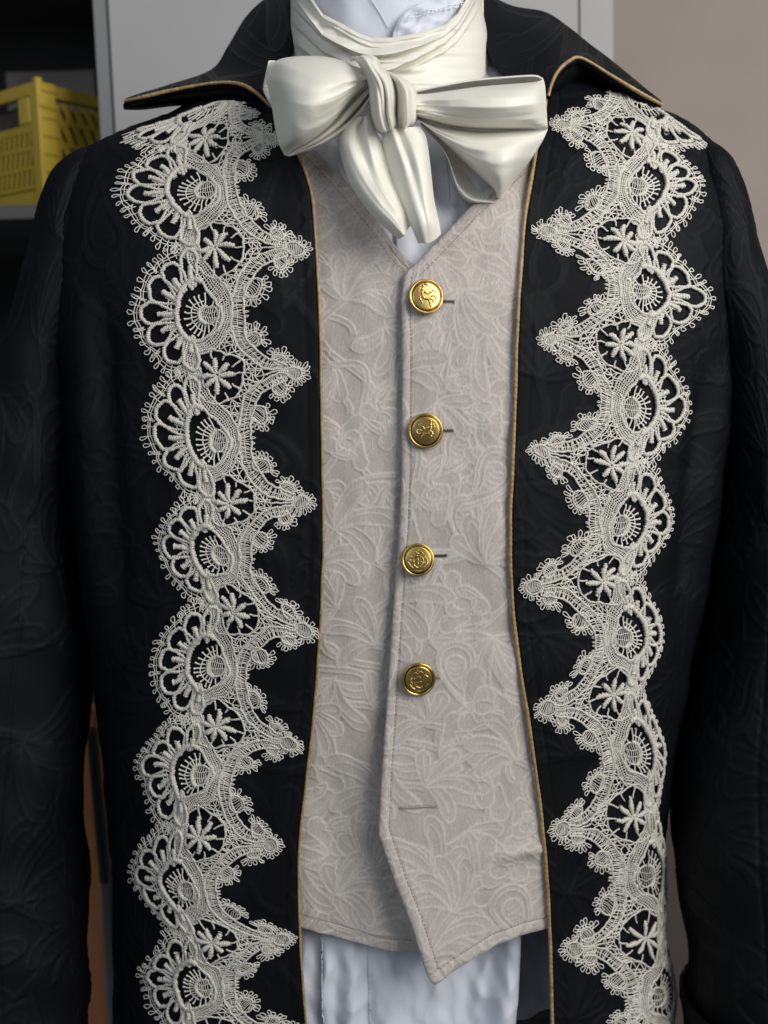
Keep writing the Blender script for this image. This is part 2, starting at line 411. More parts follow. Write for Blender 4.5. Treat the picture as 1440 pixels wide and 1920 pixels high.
    while y < fm.h + step:
        x = step * (0.0 if j % 2 else 0.5)
        while x < fm.w + step:
            cells.append((x + r.uniform(-.15, .15) * step, y + r.uniform(-.15, .15) * step)); x += step
        y += step * 0.60; j += 1
    for c in cells: stem(A(*c), r.uniform(0.8, 2.4), size * r.uniform(.8, 1.2), r.choice([-1, 1]))
    for i in r.permutation(len(cells)):
        c = A(*cells[i]); k = r.integers(0, 8); a = r.choice([-1, 1]) * (math.pi / 2 + r.uniform(-.8, .8)); fl = r.choice([-1, 1]); S = size * r.uniform(.8, 1.1)
        if k < 5: acanthus(c, a, S * .78, fl)
        elif k < 6: paisley(c, a, S * .70, fl)
        else: rose(c, S * .60, a)
    fm.fill = blur(fm.fill, 4); fm.line = blur(fm.line, 1)
    return fm
FM_VEST = draw_figures(FigureMap(640, 1700), 11, 0.72, 165)
FM_COAT = draw_figures(FigureMap(900, 1300), 23, 0.95, 240)

# ------------------------------------------------------------------ setting: wall, cupboard front, open shelves, boards
def slab_px(name, x0, y0, x1, y1, ydepth, thick, mat, parent=None):
    """upright slab whose front fills a photo rectangle at depth y; world-aligned"""
    P0 = at(x0, y0, ydepth); P1 = at(x1, y1, ydepth)
    m = box_mesh(name, (P0[0], ydepth, P1[2]), (P1[0], ydepth + thick, P0[2])); return obj(name, m, mat, parent)
M_WALL = mat_plain('taupe_paint', (0.54, 0.455, 0.385), (0.58, 0.49, 0.415), 0.85, 9, None, 0.06)
M_CUP = mat_plain('pale_grey_laminate', (0.37, 0.36, 0.355), (0.395, 0.385, 0.38), 0.55, 7, None, 0.02)
M_EDGE = mat_plain('grey_edge_band', (0.20, 0.20, 0.205), (0.23, 0.23, 0.235), 0.55, 12)
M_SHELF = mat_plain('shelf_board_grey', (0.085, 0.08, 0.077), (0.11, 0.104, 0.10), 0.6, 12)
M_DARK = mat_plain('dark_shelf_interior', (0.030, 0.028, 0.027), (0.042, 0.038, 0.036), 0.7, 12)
M_YEL = mat_plain('yellow_plastic', (0.46, 0.33, 0.035), (0.52, 0.375, 0.045), 0.42, 25, None, 0.03)
M_CARD = mat_plain('beige_card', (0.20, 0.175, 0.16), (0.25, 0.22, 0.20), 0.85, 40, None, 0.1)
M_WOOD = mat_plain('orange_brown_wood', (0.55, 0.19, 0.055), (0.70, 0.27, 0.085), 0.5, 40, (3, 3, 0.25), 0.1)
M_BLK = mat_plain('black_bar', (0.012, 0.011, 0.011), (0.02, 0.018, 0.018), 0.5, 60)

wl = obj('wall', box_mesh('wall', (-2.2, 1.30, -1.6), (2.4, 1.40, 1.6)), M_WALL); wl['kind'] = 'structure'
lw = obj('wall_shade_slab', box_mesh('wall_shade_slab', (-2.2, 1.285, -1.6), (2.4, 1.2995, -0.40)), mat_plain('wall_shade_tone', (0.13, 0.105, 0.09), (0.15, 0.12, 0.105), 0.8, 9)); lw['kind'] = 'structure'  # thin slab added low on the wall; its dark colour stands in for shade
CY = 0.42                                           # front of the cupboard run
xe = at(205, 120, CY)[0]; xj = at(1086, 30, CY)[0]; xr_ = at(1150, 80, CY)[0]
cup = thing('cupboard', 'tall pale grey cupboard with flat doors behind the coat collar', 'cupboard', (0.0, CY + 0.2, -1.0))
bevel(obj('door', box_mesh('door', (xe + 0.002, CY, -0.99), (xj - 0.0008, CY + 0.018, 0.9)), M_CUP, cup), 0.0006)
bevel(obj('door', box_mesh('door', (xj + 0.0008, CY, -0.99), (xr_, CY + 0.018, 0.9)), M_CUP, cup), 0.0006)
obj('carcass', box_mesh('carcass', (xe + 0.004, CY + 0.0205, -1.0), (xr_ - 0.002, CY + 0.42, 0.9)), M_CUP, cup)
xw = at(183, 120, CY)[0]
unit = thing('shelf_unit', 'open shelf unit with dark inside holding the yellow crate', 'shelf unit', (xw - 0.35, CY + 0.2, -1.0))
obj('side_panel', box_mesh('side_panel', (xw, CY - 0.004, -1.0), (xe, CY + 0.40, 0.9)), M_EDGE, unit)
obj('side_panel', box_mesh('side_panel', (xw - 0.72, CY - 0.004, -1.0), (xw - 0.70, CY + 0.40, 0.9)), M_EDGE, unit)
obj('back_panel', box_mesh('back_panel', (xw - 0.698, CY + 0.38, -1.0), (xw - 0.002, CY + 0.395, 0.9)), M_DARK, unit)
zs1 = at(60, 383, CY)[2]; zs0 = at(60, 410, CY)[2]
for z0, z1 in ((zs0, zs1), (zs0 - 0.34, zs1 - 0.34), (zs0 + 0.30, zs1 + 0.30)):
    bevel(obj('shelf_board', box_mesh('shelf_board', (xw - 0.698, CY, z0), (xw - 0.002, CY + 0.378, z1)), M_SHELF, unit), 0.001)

# yellow folding crate, one corner towards the viewer
def crate():
    c0 = at(78, 345, 0.46); zb = zs1 + 0.0005
    top = at(76, 152, 0.46)[2]; H = top - zb
    cr = thing('folding_crate', 'small yellow slotted plastic folding crate standing on the shelf', 'crate', (c0[0], 0.46, zb))
    dirR = A(0.59, 0.8074, 0); dirL = A(-0.8074, 0.59, 0)
    o0 = A(c0[0], 0.46, zb)
    def prism(name, org, d, u0, u1, z0, z1, t, slant=0.0, parent=cr, t0=0.0):
        nrm = A(d[1], -d[0], 0)
        if nrm[1] > 0: nrm = -nrm
        q = [(u0, z0), (u1, z0), (u1 + slant, z1), (u0 + slant, z1)]
        V = [org + d * u + A(0, 0, z) + nrm * (-t0) for u, z in q] + [org + d * u + A(0, 0, z) - nrm * (t + t0) for u, z in q]
        return bevel(obj(name, mesh_faces(name, V, [(0,1,2,3),(7,6,5,4),(0,4,5,1),(1,5,6,2),(2,6,7,3),(3,7,4,0)]), M_YEL, parent), 0.0006)
    W1, W2 = 0.110, 0.17
    def wall(d, W, sl, handle, rows, n):
        prism('base_rail', o0, d, 0.008, W, 0.0, H * 0.17, 0.006)
        zt = H * (0.64 if handle else 0.88)
        prism('top_rail', o0, d, 0.008, W, H * 0.90, H, 0.008, t0=-0.001)
        if handle:
            prism('handle_rail', o0, d, 0.008, W, zt - 0.002, zt + 0.006, 0.006)
            prism('handle_side', o0, d, 0.0075, 0.030, zt + 0.0062, H * 0.8995, 0.004)
            for k in range(3): prism('rib', o0, d, 0.011 + 0.006 * k, 0.013 + 0.006 * k, zt + 0.007, H * 0.89, 0.002, t0=-0.002)
        zz = np.linspace(H * 0.18, zt, rows + 1); u0 = 0.028 if not handle else 0.012
        prism('stile', o0, d, 0.008 if not handle else 0.006, u0, H * 0.171, zt - 0.0022, 0.005)
        pit = (W - u0) / n
        for r_ in range(rows):
            za, zb_ = zz[r_], zz[r_ + 1]; g = (zb_ - za) * 0.22
            prism('cross_rail', o0, d, u0, W, za, za + g, 0.0019)
            for k in range(-1, n):
                a = u0 + pit * k + 0.0005 * (r_ % 2)
                if a + pit * 0.70 + abs(sl) < W + 0.004:
                    prism('slat', o0, d, a - min(sl, 0), a - min(sl, 0) + pit * (0.56 if handle else 0.68), za + g, zb_, 0.0016, sl, t0=0.0003)
    wall(dirR, W1, -0.0085, False, 4, 6)
    wall(dirL, W2, -0.0038, True, 3, 19)
    nr = A(dirR[1], -dirR[0], 0)
    prism('corner_post', o0, dirR, -0.001, 0.021, 0.004, H * 1.0, 0.012, t0=-0.0035)
    for k, zf in enumerate((0.30, 0.44, 0.58, 0.72, 0.80, 0.93)): prism('rib', o0, dirR, 0.003, 0.0225, H * zf, H * zf + 0.002, 0.004, t0=-0.0055)
    prism('latch', o0, dirR, 0.0005, 0.010, H * 0.81, H * 0.90, 0.004, t0=-0.006)
    prism('corner_peg', o0, dirR, 0.0, 0.007, H * 1.0005, H * 1.035, 0.006, t0=-0.002)
    # far walls
    prism('back_wall', o0 + dirL * W2, dirR, 0.0, W1, 0.0, H * 0.98, 0.004)
    prism('back_wall', o0 + dirR * W1, dirL, 0.0, W2, 0.0, H * 0.98, 0.004)
    fl = [o0 + dirR * a + dirL * b + A(0, 0, z) for z in (0.004, 0.008) for a, b in ((.004, .004), (W1 - .004, .004), (W1 - .004, W2 - .004), (.004, W2 - .004))]
    obj('crate_floor', mesh_faces('crate_floor', fl, [(0,1,2,3),(7,6,5,4),(0,4,5,1),(1,5,6,2),(2,6,7,3),(3,7,4,0)]), M_YEL, cr)
def crate_cloth():  # dark cloth added and filled out to block light behind the slots
    c0 = at(78, 345, 0.46); zb = zs1 + 0.0095; dR, dL = A(0.59, 0.8074, 0), A(-0.8074, 0.59, 0); o0 = A(c0[0], 0.46, zb)
    th = np.linspace(0, 2 * math.pi, 60, endpoint=False)[None]; v = np.linspace(0, 1, 30)[:, None]
    prof = np.where(v < .7, 1.0, np.sqrt(np.maximum(0, 1 - ((v - .7) / .3) ** 2)))
    sq = lambda t: np.sign(t) * np.abs(t) ** .35
    a = .055 + .049 * prof * sq(np.cos(th)) * (1 + .03 * np.sin(5 * th + 9 * v)); b = .085 + .079 * prof * sq(np.sin(th)) * (1 + .03 * np.sin(7 * th - 6 * v))
    P = o0 + dR * a[..., None] + dL * b[..., None] + A(0, 0, 1) * (.100 * np.minimum(v * 1.15, 1) + .004 * np.sin(4 * th) * (v > .5))[..., None]
    o = obj('light_block_cloth', mesh('light_block_cloth', P, grid_faces(30, 60, True)), mat_plain('dull_brown_cloth', (.045, .036, .032), (.07, .058, .052), .9, 60, None, .2))
    o['label'] = 'dull brown cloth added inside the yellow slotted crate to darken its slots'; o['category'] = 'cloth'
crate(); crate_cloth()
p0 = at(12, 137, 0.66); p1 = at(180, 152, 0.66)
bx = bevel(obj('cardboard_box', box_mesh('cardboard_box', (p0[0], 0.655, zs1 + 0.0008), (p1[0], 0.79, p0[2])), M_CARD), 0.002)
bx['label'] = 'beige cardboard box showing above the rim of the yellow crate'; bx['category'] = 'box'

# wooden board and bar seen in the gap beside the left sleeve; grey stand in the right gap
def quad_board(name, pts, y, t, mat, label, cat):
    F_ = [at(px, py, y) for px, py in pts]; V = [p for p in F_] + [p + A(0, t, 0) for p in F_]
    o = bevel(obj(name, mesh_faces(name, V, [(0,3,2,1),(4,5,6,7),(0,1,5,4),(1,2,6,5),(2,3,7,6),(3,0,4,7)]), mat), 0.002)
    o['label'] = label; o['category'] = cat; return o
quad_board('wooden_board', [(40, 1330), (178, 1330), (208, 2050), (40, 2050)], 0.28, 0.02, M_WOOD, 'orange brown wooden board in the gap beside the left sleeve', 'board')
quad_board('black_bar', [(160, 1370), (176, 1370), (201, 1660), (186, 1660)], 0.262, 0.012, M_BLK, 'thin black bar leaning in front of the wooden board', 'bar')
quad_board('grey_post', [(186, 1655), (196, 1655), (216, 2050), (207, 2050)], 0.262, 0.012, M_EDGE, 'narrow grey strip beside the wooden board, low at the left', 'strip')

# ------------------------------------------------------------------ SHIRT
shirt = thing('shirt', 'white cotton shirt worn under the waistcoat and cream cravat', 'shirt', (0.0, 0.12, -0.36))
def shirt_front():
    # chest part in the neck opening
    px, py = np.meshgrid(np.linspace(535, 1004, 150), np.linspace(84, 620, 150))
    P = hit(px, py, -0.010)
    dep = 0.0011 * wob(px, py * 0.25, 5, 70) + 0.0006 * wob(px, py, 6, 40)
    P[..., 1] -= dep
    sheet('chest', P, M_SHIRT, shirt, thick=0.0006)
    # placket
    L = [(742, 120), (742, 600)]; R = [(862, 120), (838, 300), (852, 440), (850, 600)]
    G = coons(L, R, [L[0], R[0]], [L[-1], R[-1]], 80, 24); P = hit(G[..., 0], G[..., 1], -0.0088)
    P[..., 1] -= 0.0005 * wob(G[..., 0], G[..., 1] * 0.4, 9, 60)
    sheet('placket', P, M_SHIRT, shirt, thick=0.0008)
    # skirts of the shirt below the waistcoat
    nv, nu = 110, 200
    v = np.linspace(0, 1, nv)[:, None]; u = np.linspace(0, 1, nu)[None, :]
    py = 1560 + 430 * v + 0 * u
    px = 500 + (1075 - 500) * u
    P = hit(px, py, -0.022)
    fold = 0.006 * np.exp(-((px - 655) / 22) ** 2) + 0.004 * np.exp(-((px - 720 - (py - 1800) * .08) / 26) ** 2) + 0.008 * np.exp(-((px - 955 + (py - 1800) * .1) / 26) ** 2) \
        - 0.010 * np.exp(-((px - 885 + (py - 1850) * .28) / 55) ** 2) + 0.0035 * np.exp(-((px - 610 - (py - 1800) * .05) / 14) ** 2)
    P[..., 1] -= fold + 0.0013 * wob(px, py * .3, 12, 90) + 0.0005 * wob(px, py * .5, 13, 36) + .0005 * (1 - 2 * np.abs(wob(px, py * .35, 15, 130))) + .0007 * (1 - 2 * np.abs(wob(px + py * .7, py * .6 - px * .2, 16, 110)))
    P[..., 1] += 0.045 * sm(972, 992, px + .06 * (py - 1800)) + .02 * sm(992, 1075, px)
    sheet('skirt', P, M_SHIRT, shirt, thick=0.0007)
    st = []
    for x0 in (604, 692):
        q = np.linspace(1755, 1930, 60); Q = hit(x0 + (q - 1755) * .02, q, -0.010); idx = None
        # seam ridge follows the skirt surface
        gx = np.interp(x0 + (q - 1755) * .02, px[0], np.arange(nu)); gy = np.interp(q, py[:, 0], np.arange(nv))
        Q = P[np.clip(gy.astype(int), 0, nv - 1), np.clip(gx.astype(int), 0, nu - 1)] + A(0, -0.0003, 0)
        st.append((Q, None, 0.0004))
    V, Fc = tubes(st, 4); obj('seam', mesh('seam', V, Fc), M_SHIRT, shirt)
shirt_front()
NECKX, NECKY = 730, 0.112
def neck_surface(px, py, rx, off, b=0.066):
    """front of the upright neck tube; rx half width in pixels"""
    c = np.clip((px - NECKX) / rx, -1, 1)
    return at(px, py, NECKY - (b + off) * np.sqrt(np.maximum(1 - c * c, 0)))
def shirt_collar():
    # stand collar: a full ring open to the top, then the overlapping rounded end
    nv, nu = 40, 160
    th = np.linspace(-math.pi, math.pi, nu)[None]; v = np.linspace(0, 1, nv)[:, None]
    c0 = at(NECKX - 10, 60, NECKY)
    R = 0.0575
    zt = at(720, -14, NECKY)[2]; zb = at(720, 150, NECKY)[2]
    z = zt + (zb - zt) * v + 0.004 * np.cos(th)
    rad = R + 0.0010 * wob(th * 0.06, z, 31, 0.05) + 0.0002 * wob(th * 0.06, z, 32, 0.02)
    P = np.stack([c0[0] + rad * np.sin(th), NECKY - rad * np.cos(th) * 1.0, z + 0 * th], -1)
    sheet('collar_stand', P, M_SHIRT, shirt, thick=0.0012)
    G = coons([(735, 78), (737, 60), (748, 34), (772, 12), (800, 3)], [(905, 90), (900, 0), (895, -14)],
              [(800, 3), (850, -4), (895, -14)], [(735, 78), (800, 95), (905, 90)], 50, 60)
    G = G[::-1] if False else G
    # order the corners: left edge bottom->top is reversed for the patch
    L = [(800, 3), (772, 12), (748, 34), (737, 60), (735, 90)]; Rr = [(880, -16), (882, 0), (884, 95)]
    G = coons(L, Rr, [(800, 3), (850, -5), (880, -16)], [(735, 90), (800, 98), (884, 95)], 60, 70)
    gx, gy = G[..., 0], G[..., 1]
    P = neck_surface(gx, gy, 176, -0.0035)
    P[..., 1] -= 0.0010 * wob(gx, gy, 41, 60) + 0.0003 * wob(gx, gy, 42, 26) + 0.003 * np.exp(-((gx - 778) ** 2 + (gy - 62) ** 2) / 300) + .0010 * (1 - 2 * np.abs(wob(gx + gy, gy - gx * .4, 43, 70)))
    P[..., 1] += .006 * sm(820, 890, gx)
    sheet('collar_end', P, M_SHIRT, shirt, thick=0.0012)
    st = []
    for d in (0, 5):
        path = crom(A([762, 36 + d], [772, 27 + d], [800, 20 + d], [830, 15 + d], [870, 4 + d], [890, -4 + d]), 60)
        for k in range(0, 58, 3):
            q = path[k:k + 3]; Q = neck_surface(q[:, 0], q[:, 1], 176, -0.0005); Q[:, 1] -= 0.0012 * wob(q[:, 0], q[:, 1], 41, 55) + .0008 * wob(q[:, 0], q[:, 1], 42, 24)
            st.append((Q, None, 0.00035))
    for k in range(0, 40):
        a = -0.75 + k * 0.034; zq = at(720, 17, NECKY)[2] + 0.004 * math.cos(a)
        if a > 0.12: break
        aa = np.linspace(a, a + 0.02, 3); r_ = R + .0010 * wob(aa * .06, zq + 0 * aa, 31, .05) + .0002 * wob(aa * .06, zq + 0 * aa, 32, .02) + 0.0003
        st.append((np.stack([c0[0] + r_ * np.sin(aa), NECKY - r_ * np.cos(aa), zq + 0 * aa], -1), None, 0.00035))
    q = np.stack([np.linspace(695, 729, 30), np.linspace(-4, 52, 30)], -1); Q = at(q[:, 0], q[:, 1], NECKY - .05)
    Q = at(q[:, 0], q[:, 1], NECKY - np.sqrt(R * R - (Q[:, 0] - c0[0]) ** 2) - .0008); st.append((Q, None, .0003))
    V, Fc = tubes(st, 4); o = obj('collar_stitching', mesh('collar_stitching', V, Fc), M_WTHREAD, shirt); o['kind'] = 'stuff'
shirt_collar()

# ------------------------------------------------------------------ WAISTCOAT
vest = thing('waistcoat', 'champagne jacquard waistcoat with four gilt buttons under the black coat', 'waistcoat', (0.0, 0.12, -0.34))
BTN = [(797, 560, 32.5), (797, 808, 32.5), (783, 1049, 31.0), (783, 1267, 32.5)]
def edge_dist(G):
    nv, nu = G.shape[:2]
    def d(a): return np.concatenate([np.zeros((1,)), np.cumsum(a)])
    su = np.cumsum(np.concatenate([np.zeros((nv, 1)), np.linalg.norm(np.diff(G, axis=1), axis=-1)], 1), 1)
    sv = np.cumsum(np.concatenate([np.zeros((1, nu)), np.linalg.norm(np.diff(G, axis=0), axis=-1)], 0), 0)
    return su, su[:, -1:] - su, sv, sv[-1:] - sv       # left, right, top, bottom
def vest_height(px, py, fx, fy):
    ln, fl = FM_VEST.sample(px - 500 + fx, py - 200 + fy)
    h = 0.00040 * fl + 0.00038 * ln
    pat = np.clip(0.22 * fl + 0.70 * ln, 0, 1)
    h = h + 0.0009 * wob(px, py * .5, 51, 190) + 0.0004 * wob(px, py, 52, 75)
    return h, pat
def roll_edge(d, wd, t): return -t * (1 - np.sqrt(np.clip(1 - (1 - np.clip(d / wd, 0, 1)) ** 2, 0, 1)))
# left (under) panel
GL = coons([(548, 230), (545, 900), (540, 1400), (528, 1731)], [(802, 520), (815, 900), (812, 1500), (797, 1772), (786, 1787)],
           [(548, 230), (575, 262), (640, 330), (700, 400), (750, 470), (802, 520)], [(528, 1731), (563, 1740), (640, 1764), (720, 1783), (786, 1787)], 785, 137)
GR = coons([(757, 516), (752, 560), (753, 700), (752, 900), (748, 1000), (736, 1150), (729, 1250), (722, 1350), (714, 1450), (709, 1550), (740, 1640), (770, 1718), (797, 1806), (810, 1828)],
           [(1030, 262), (1020, 400), (1000, 700), (995, 1000), (1030, 1300), (1062, 1600), (1066, 1733)],
           [(757, 516), (787, 488), (835, 437), (885, 385), (960, 315), (1030, 262)], [(810, 1828), (870, 1796), (930, 1768), (985, 1752), (1066, 1733)], 785, 169)
def right_off(px, py):
    lift = 0.010 * sm(1050, 1650, py) + 0.006 * sm(1500, 1838, py)
    return 0.0012 + lift * (1 - sm(740, 985, px))
def vest_surface_R(px, py):
    P = hit_grid(px, py, -0.0005); h, pat = vest_height(px, py, 0, 0)
    for bx_, by_, br in BTN:                               # strain folds running out of each button
        dx, dy = px - bx_, py - by_
        h = h + 0.0008 * np.exp(-np.abs(dx) / 110) * np.cos(dy / 17.0 + dx * .01) * np.exp(-(dy / 42) ** 2) * sm(15, 45, np.abs(dx))
    h = h + 0.0035 * np.exp(-((py - 1595 + (px - 960) * .12) / 16) ** 2) * np.exp(-((px - 990) / 60) ** 2)
    return P, h, pat
def build_vest():
    su, sr, st_, sb = edge_dist(GL); px, py = GL[..., 0], GL[..., 1]
    P = hit_grid(px, py, -0.0055); h, pat = vest_height(px, py, 97, 143)
    h = h + roll_edge(st_, 7, 0.0012) + roll_edge(sb, 8, 0.0012) - 0.0005 * np.exp(-((st_ - 22) / 2.2) ** 2) - 0.0006 * np.exp(-((sb - 24) / 2.2) ** 2)
    P = P + body_n(P) * h[..., None]
    sheet('front_panel', P, M_VEST, vest, attr={'pattern': pat}, thick=0.0011)['label'] = 'plain front edge panel lying underneath, without buttons'
    su, sr, st_, sb = edge_dist(GR); px, py = GR[..., 0], GR[..., 1]
    P, h, pat = vest_surface_R(px, py)
    for dd, wd in ((su, 9), (st_, 8), (sb, 9)):
        h = h + roll_edge(dd, wd, 0.0016) - 0.0006 * np.exp(-((dd - 23) / 2.0) ** 2) + 0.0005 * np.exp(-((dd - 12) / 8.0) ** 2)
    nrm = body_n(P)
    P = P + nrm * (h + right_off(px, py))[..., None]
    sheet('front_panel', P, M_VEST, vest, attr={'pattern': pat}, thick=0.0013)['label'] = 'overlapping front panel carrying the gilt buttons'
    return P, nrm
PR, NRM = build_vest()
def on_right(px, py, lift=0.0):
    """point on the right panel nearest a pixel"""
    out = []
    for x, y in zip(np.atleast_1d(px), np.atleast_1d(py)):
        k = np.argmin((GR[..., 0] - x) ** 2 + (GR[..., 1] - y) ** 2); P = PR.reshape(-1, 3)[k]; g = GR.reshape(-1, 2)[k]; mpp = ((P - CAM) @ _F) / FPX
        out.append(P + (CR * (x - g[0]) - CU * (y - g[1])) * mpp + NRM.reshape(-1, 3)[k] * lift)
    return np.array(out)
# top-stitching
def stitch_run(fn, path, pitch=7.0, fill=0.6):
    path = resample(path, 1.0); out = []; n = int(pitch); m_ = max(2, int(pitch * fill))
    for k in range(0, len(path) - n, n):
        q = path[k:k + m_ + 1:2]; out.append((fn(q[:, 0], q[:, 1]), None, 0.00022))
    return out
def inset(edge, d):
    """polyline moved sideways into the cloth by d pixels"""
    P = resample(crom(edge, 200) if len(edge) > 2 else np.asarray(edge, float), 3.0)
    T = np.gradient(P, axis=0); T /= np.linalg.norm(T, axis=1)[:, None]
    return P + np.stack([T[:, 1], -T[:, 0]], -1) * d
_su = edge_dist(GR)[0]
_line = np.array([[np.interp(23.0, _su[k], GR[k, :, 0]), np.interp(23.0, _su[k], GR[k, :, 1])] for k in range(12, GR.shape[0] - 12)])
st = stitch_run(lambda x, y: on_right(x, y, 0.0003), _line, 7)
T_ = GR[0, 8:]; st += stitch_run(lambda x, y: on_right(x, y, 0.0003), T_ + A(15, 17), 7)
B_ = GR[-1, 12:]; st += stitch_run(lambda x, y: on_right(x, y, 0.0003), B_ + A(-6, -23), 7)
V, Fc = tubes(st, 3); o = obj('topstitching', mesh('topstitching', V, Fc), M_THREAD, vest); o['kind'] = 'stuff'
def on_left(px, py):
    return hit(px, py, -0.0055 + 0.0004) + A(0, -0.0005, 0)
T_ = GL[0, :-12]; st = stitch_run(on_left, T_ + A(-15, 17), 7); B_ = GL[-1, 6:-6]; st += stitch_run(on_left, B_ + A(2, -24), 7)
V, Fc = tubes(st, 3); o = obj('topstitching', mesh('topstitching', V, Fc), M_THREAD, vest); o['kind'] = 'stuff'
# buttonholes
def buttonhole(x0, y0, x1, y1, mat, rnd):
    n = max(8, int((x1 - x0) / 2.4)); st = []
    xs = np.linspace(x0, x1, n); ys = np.linspace(y0, y1, n)
    for k in range(n):
        for s_ in (-1, 1):
            a = on_right([xs[k], xs[k]], [ys[k] + s_ * 0.4, ys[k] + s_ * (2.4 + rnd * rng.random())], 0.0005); st.append((a, None, 0.00022))
    st.append((on_right(xs, ys, 0.0003), None, 0.0004))
    V, Fc = tubes(st, 3); obj('buttonhole', mesh('buttonhole', V, Fc), mat, vest)
buttonhole(800, 566, 851, 567, M_DKTHREAD, 1.0); buttonhole(800, 809, 849, 807, M_DKTHREAD, 1.0)
buttonhole(790, 1042, 837, 1040, M_DKTHREAD, 1.0); buttonhole(788, 1267, 823, 1266, M_THREAD, 1.0); buttonhole(750, 1502, 818, 1501, M_LTHREAD, 1.0)

# gilt buttons: shank, rim, domed face, raised emblem
def emblem_paths(kind):
    # strokes in unit-disc coordinates (x right, y up), (points, radius)
    beast = [([(-.30, .50), (-.28, .30), (-.26, .12), (-.20, -.05), (-.05, -.15), (.12, -.12)], .085), ([(-.30, .50), (-.18, .56), (-.08, .50)], .06),
             ([(-.26, .12), (-.10, .16), (.02, .10)], .06), ([(-.22, .02), (-.32, -.16), (-.22, -.30), (-.10, -.42)], .05), ([(.10, -.12), (.22, -.28), (.34, -.48)], .055),
             ([(.12, -.10), (.30, -.10), (.40, -.24)], .045), ([(.05, .06), (.12, .22), (.24, .26)], .04), ([(.18, .02), (.34, .10), (.46, .02), (.40, -.10), (.26, -.06)], .045),
             ([(.18, .34), (.30, .36), (.38, .30)], .04), ([(-.38, .36), (-.44, .20), (-.42, .05)], .035)]
    crest = [([(-.22, .10), (-.22, -.25), (0, -.42), (.22, -.25), (.22, .10), (-.22, .10)], .045), ([(0, .1), (0, -.38)], .035), ([(-.2, -.1), (.2, -.1)], .035),
             ([(-.30, .26), (-.15, .42), (0, .32), (.15, .42), (.30, .26)], .05), ([(-.14, .2), (.14, .2)], .05), ([(0, .42), (0, .56)], .045),
             ([(-.50, -.10), (-.42, .12), (-.30, .18)], .055), ([(-.52, -.12), (-.40, -.32), (-.26, -.42)], .05), ([(.50, -.08), (.40, .10), (.30, .18)], .055),
             ([(.52, -.12), (.42, -.30), (.28, -.44)], .05), ([(.36, -.06), (.46, .0), (.48, -.14), (.36, -.18), (.36, -.06)], .035), ([(-.36, -.06), (-.44, .02), (-.48, -.12)], .035),
             ([(-.18, -.56), (0, -.60), (.18, -.56)], .04)]
    return beast if kind == 0 else crest
def lathe(prof, n=48):
    prof = np.asarray(prof, float); a = np.linspace(0, 2 * math.pi, n, endpoint=False)
    V = np.stack([prof[:, :1] * np.cos(a), prof[:, :1] * np.sin(a), prof[:, 1:2] + 0 * a[None]], -1)
    return V.reshape(-1, 3), grid_faces(len(prof), n, True)
def make_button(x, y, r_px, kind, tilt, spin, mirror):
    c = on_right([x], [y], 0.0)[0]; n = NRM.reshape(-1, 3)[np.argmin((GR[..., 0] - x) ** 2 + (GR[..., 1] - y) ** 2)]
    n = n + CR * tilt[0] + CU * tilt[1]; n /= np.linalg.norm(n)
    e1 = np.cross(CU, n); e1 /= np.linalg.norm(e1); e2 = np.cross(n, e1)
    R = r_px * DIST / FPX * 1.0
    def place(V):
        V = np.asarray(V).reshape(-1, 3); return c + (V[:, :1] * e1 + V[:, 1:2] * e2 + V[:, 2:] * n) * R
    dome = lambda q: 0.30 + 0.16 * np.sqrt(np.maximum(0, 1 - (q / 1.05) ** 2))
    q = np.linspace(0.0, 0.80, 14)[::-1]
    prof = [(0.78, 0.27)] + [(k, dome(k)) for k in q]; prof[-1] = (0.004, dome(0))
    V, Fc = lathe(prof); b = obj('button', mesh('button', place(V), Fc), M_GOLD, vest)
    t = np.linspace(0, 2 * math.pi, 18)
    rim = [(0.30, 0.02), (0.80, 0.10), (0.93, 0.17), (0.985, 0.25), (1.0, 0.31), (0.985, 0.365), (0.95, 0.395), (0.905, 0.40), (0.865, 0.375), (0.84, 0.33), (0.82, 0.29), (0.775, 0.265)]
    V, Fc = lathe(rim); ro = obj('rim', mesh('rim', place(V), Fc), M_GOLD, b)
    st = []
    cs, sn = math.cos(spin), math.sin(spin)
    for P, rr in emblem_paths(kind):
        P = crom(A(*P), max(8, 6 * len(P))); P = P * A(mirror, 1); P = P @ A([cs, sn], [-sn, cs]); P *= 1.15
        q = np.linalg.norm(P, axis=1); W = np.concatenate([P, dome(q)[:, None] + rr * .3], 1)
        prof_r = rr * (0.55 + 0.45 * np.sin(np.linspace(0.25, math.pi - 0.25, len(P)))) * (1 + .18 * rng.standard_normal(len(P)))
        st.append((place(W), np.tile(n, (len(P), 1)), prof_r * R))
    V, Fc = tubes(st, 6); obj('emblem', mesh('emblem', V, Fc), M_GOLD, b)
make_button(*BTN[0], 0, (0.16, -0.02), -0.25, 1); make_button(*BTN[1], 0, (0.03, 0.0), 0.1, -1)
make_button(*BTN[2], 1, (0.02, 0.22), 0.0, 1); make_button(*BTN[3], 1, (0.10, 0.0), 0.2, -1)

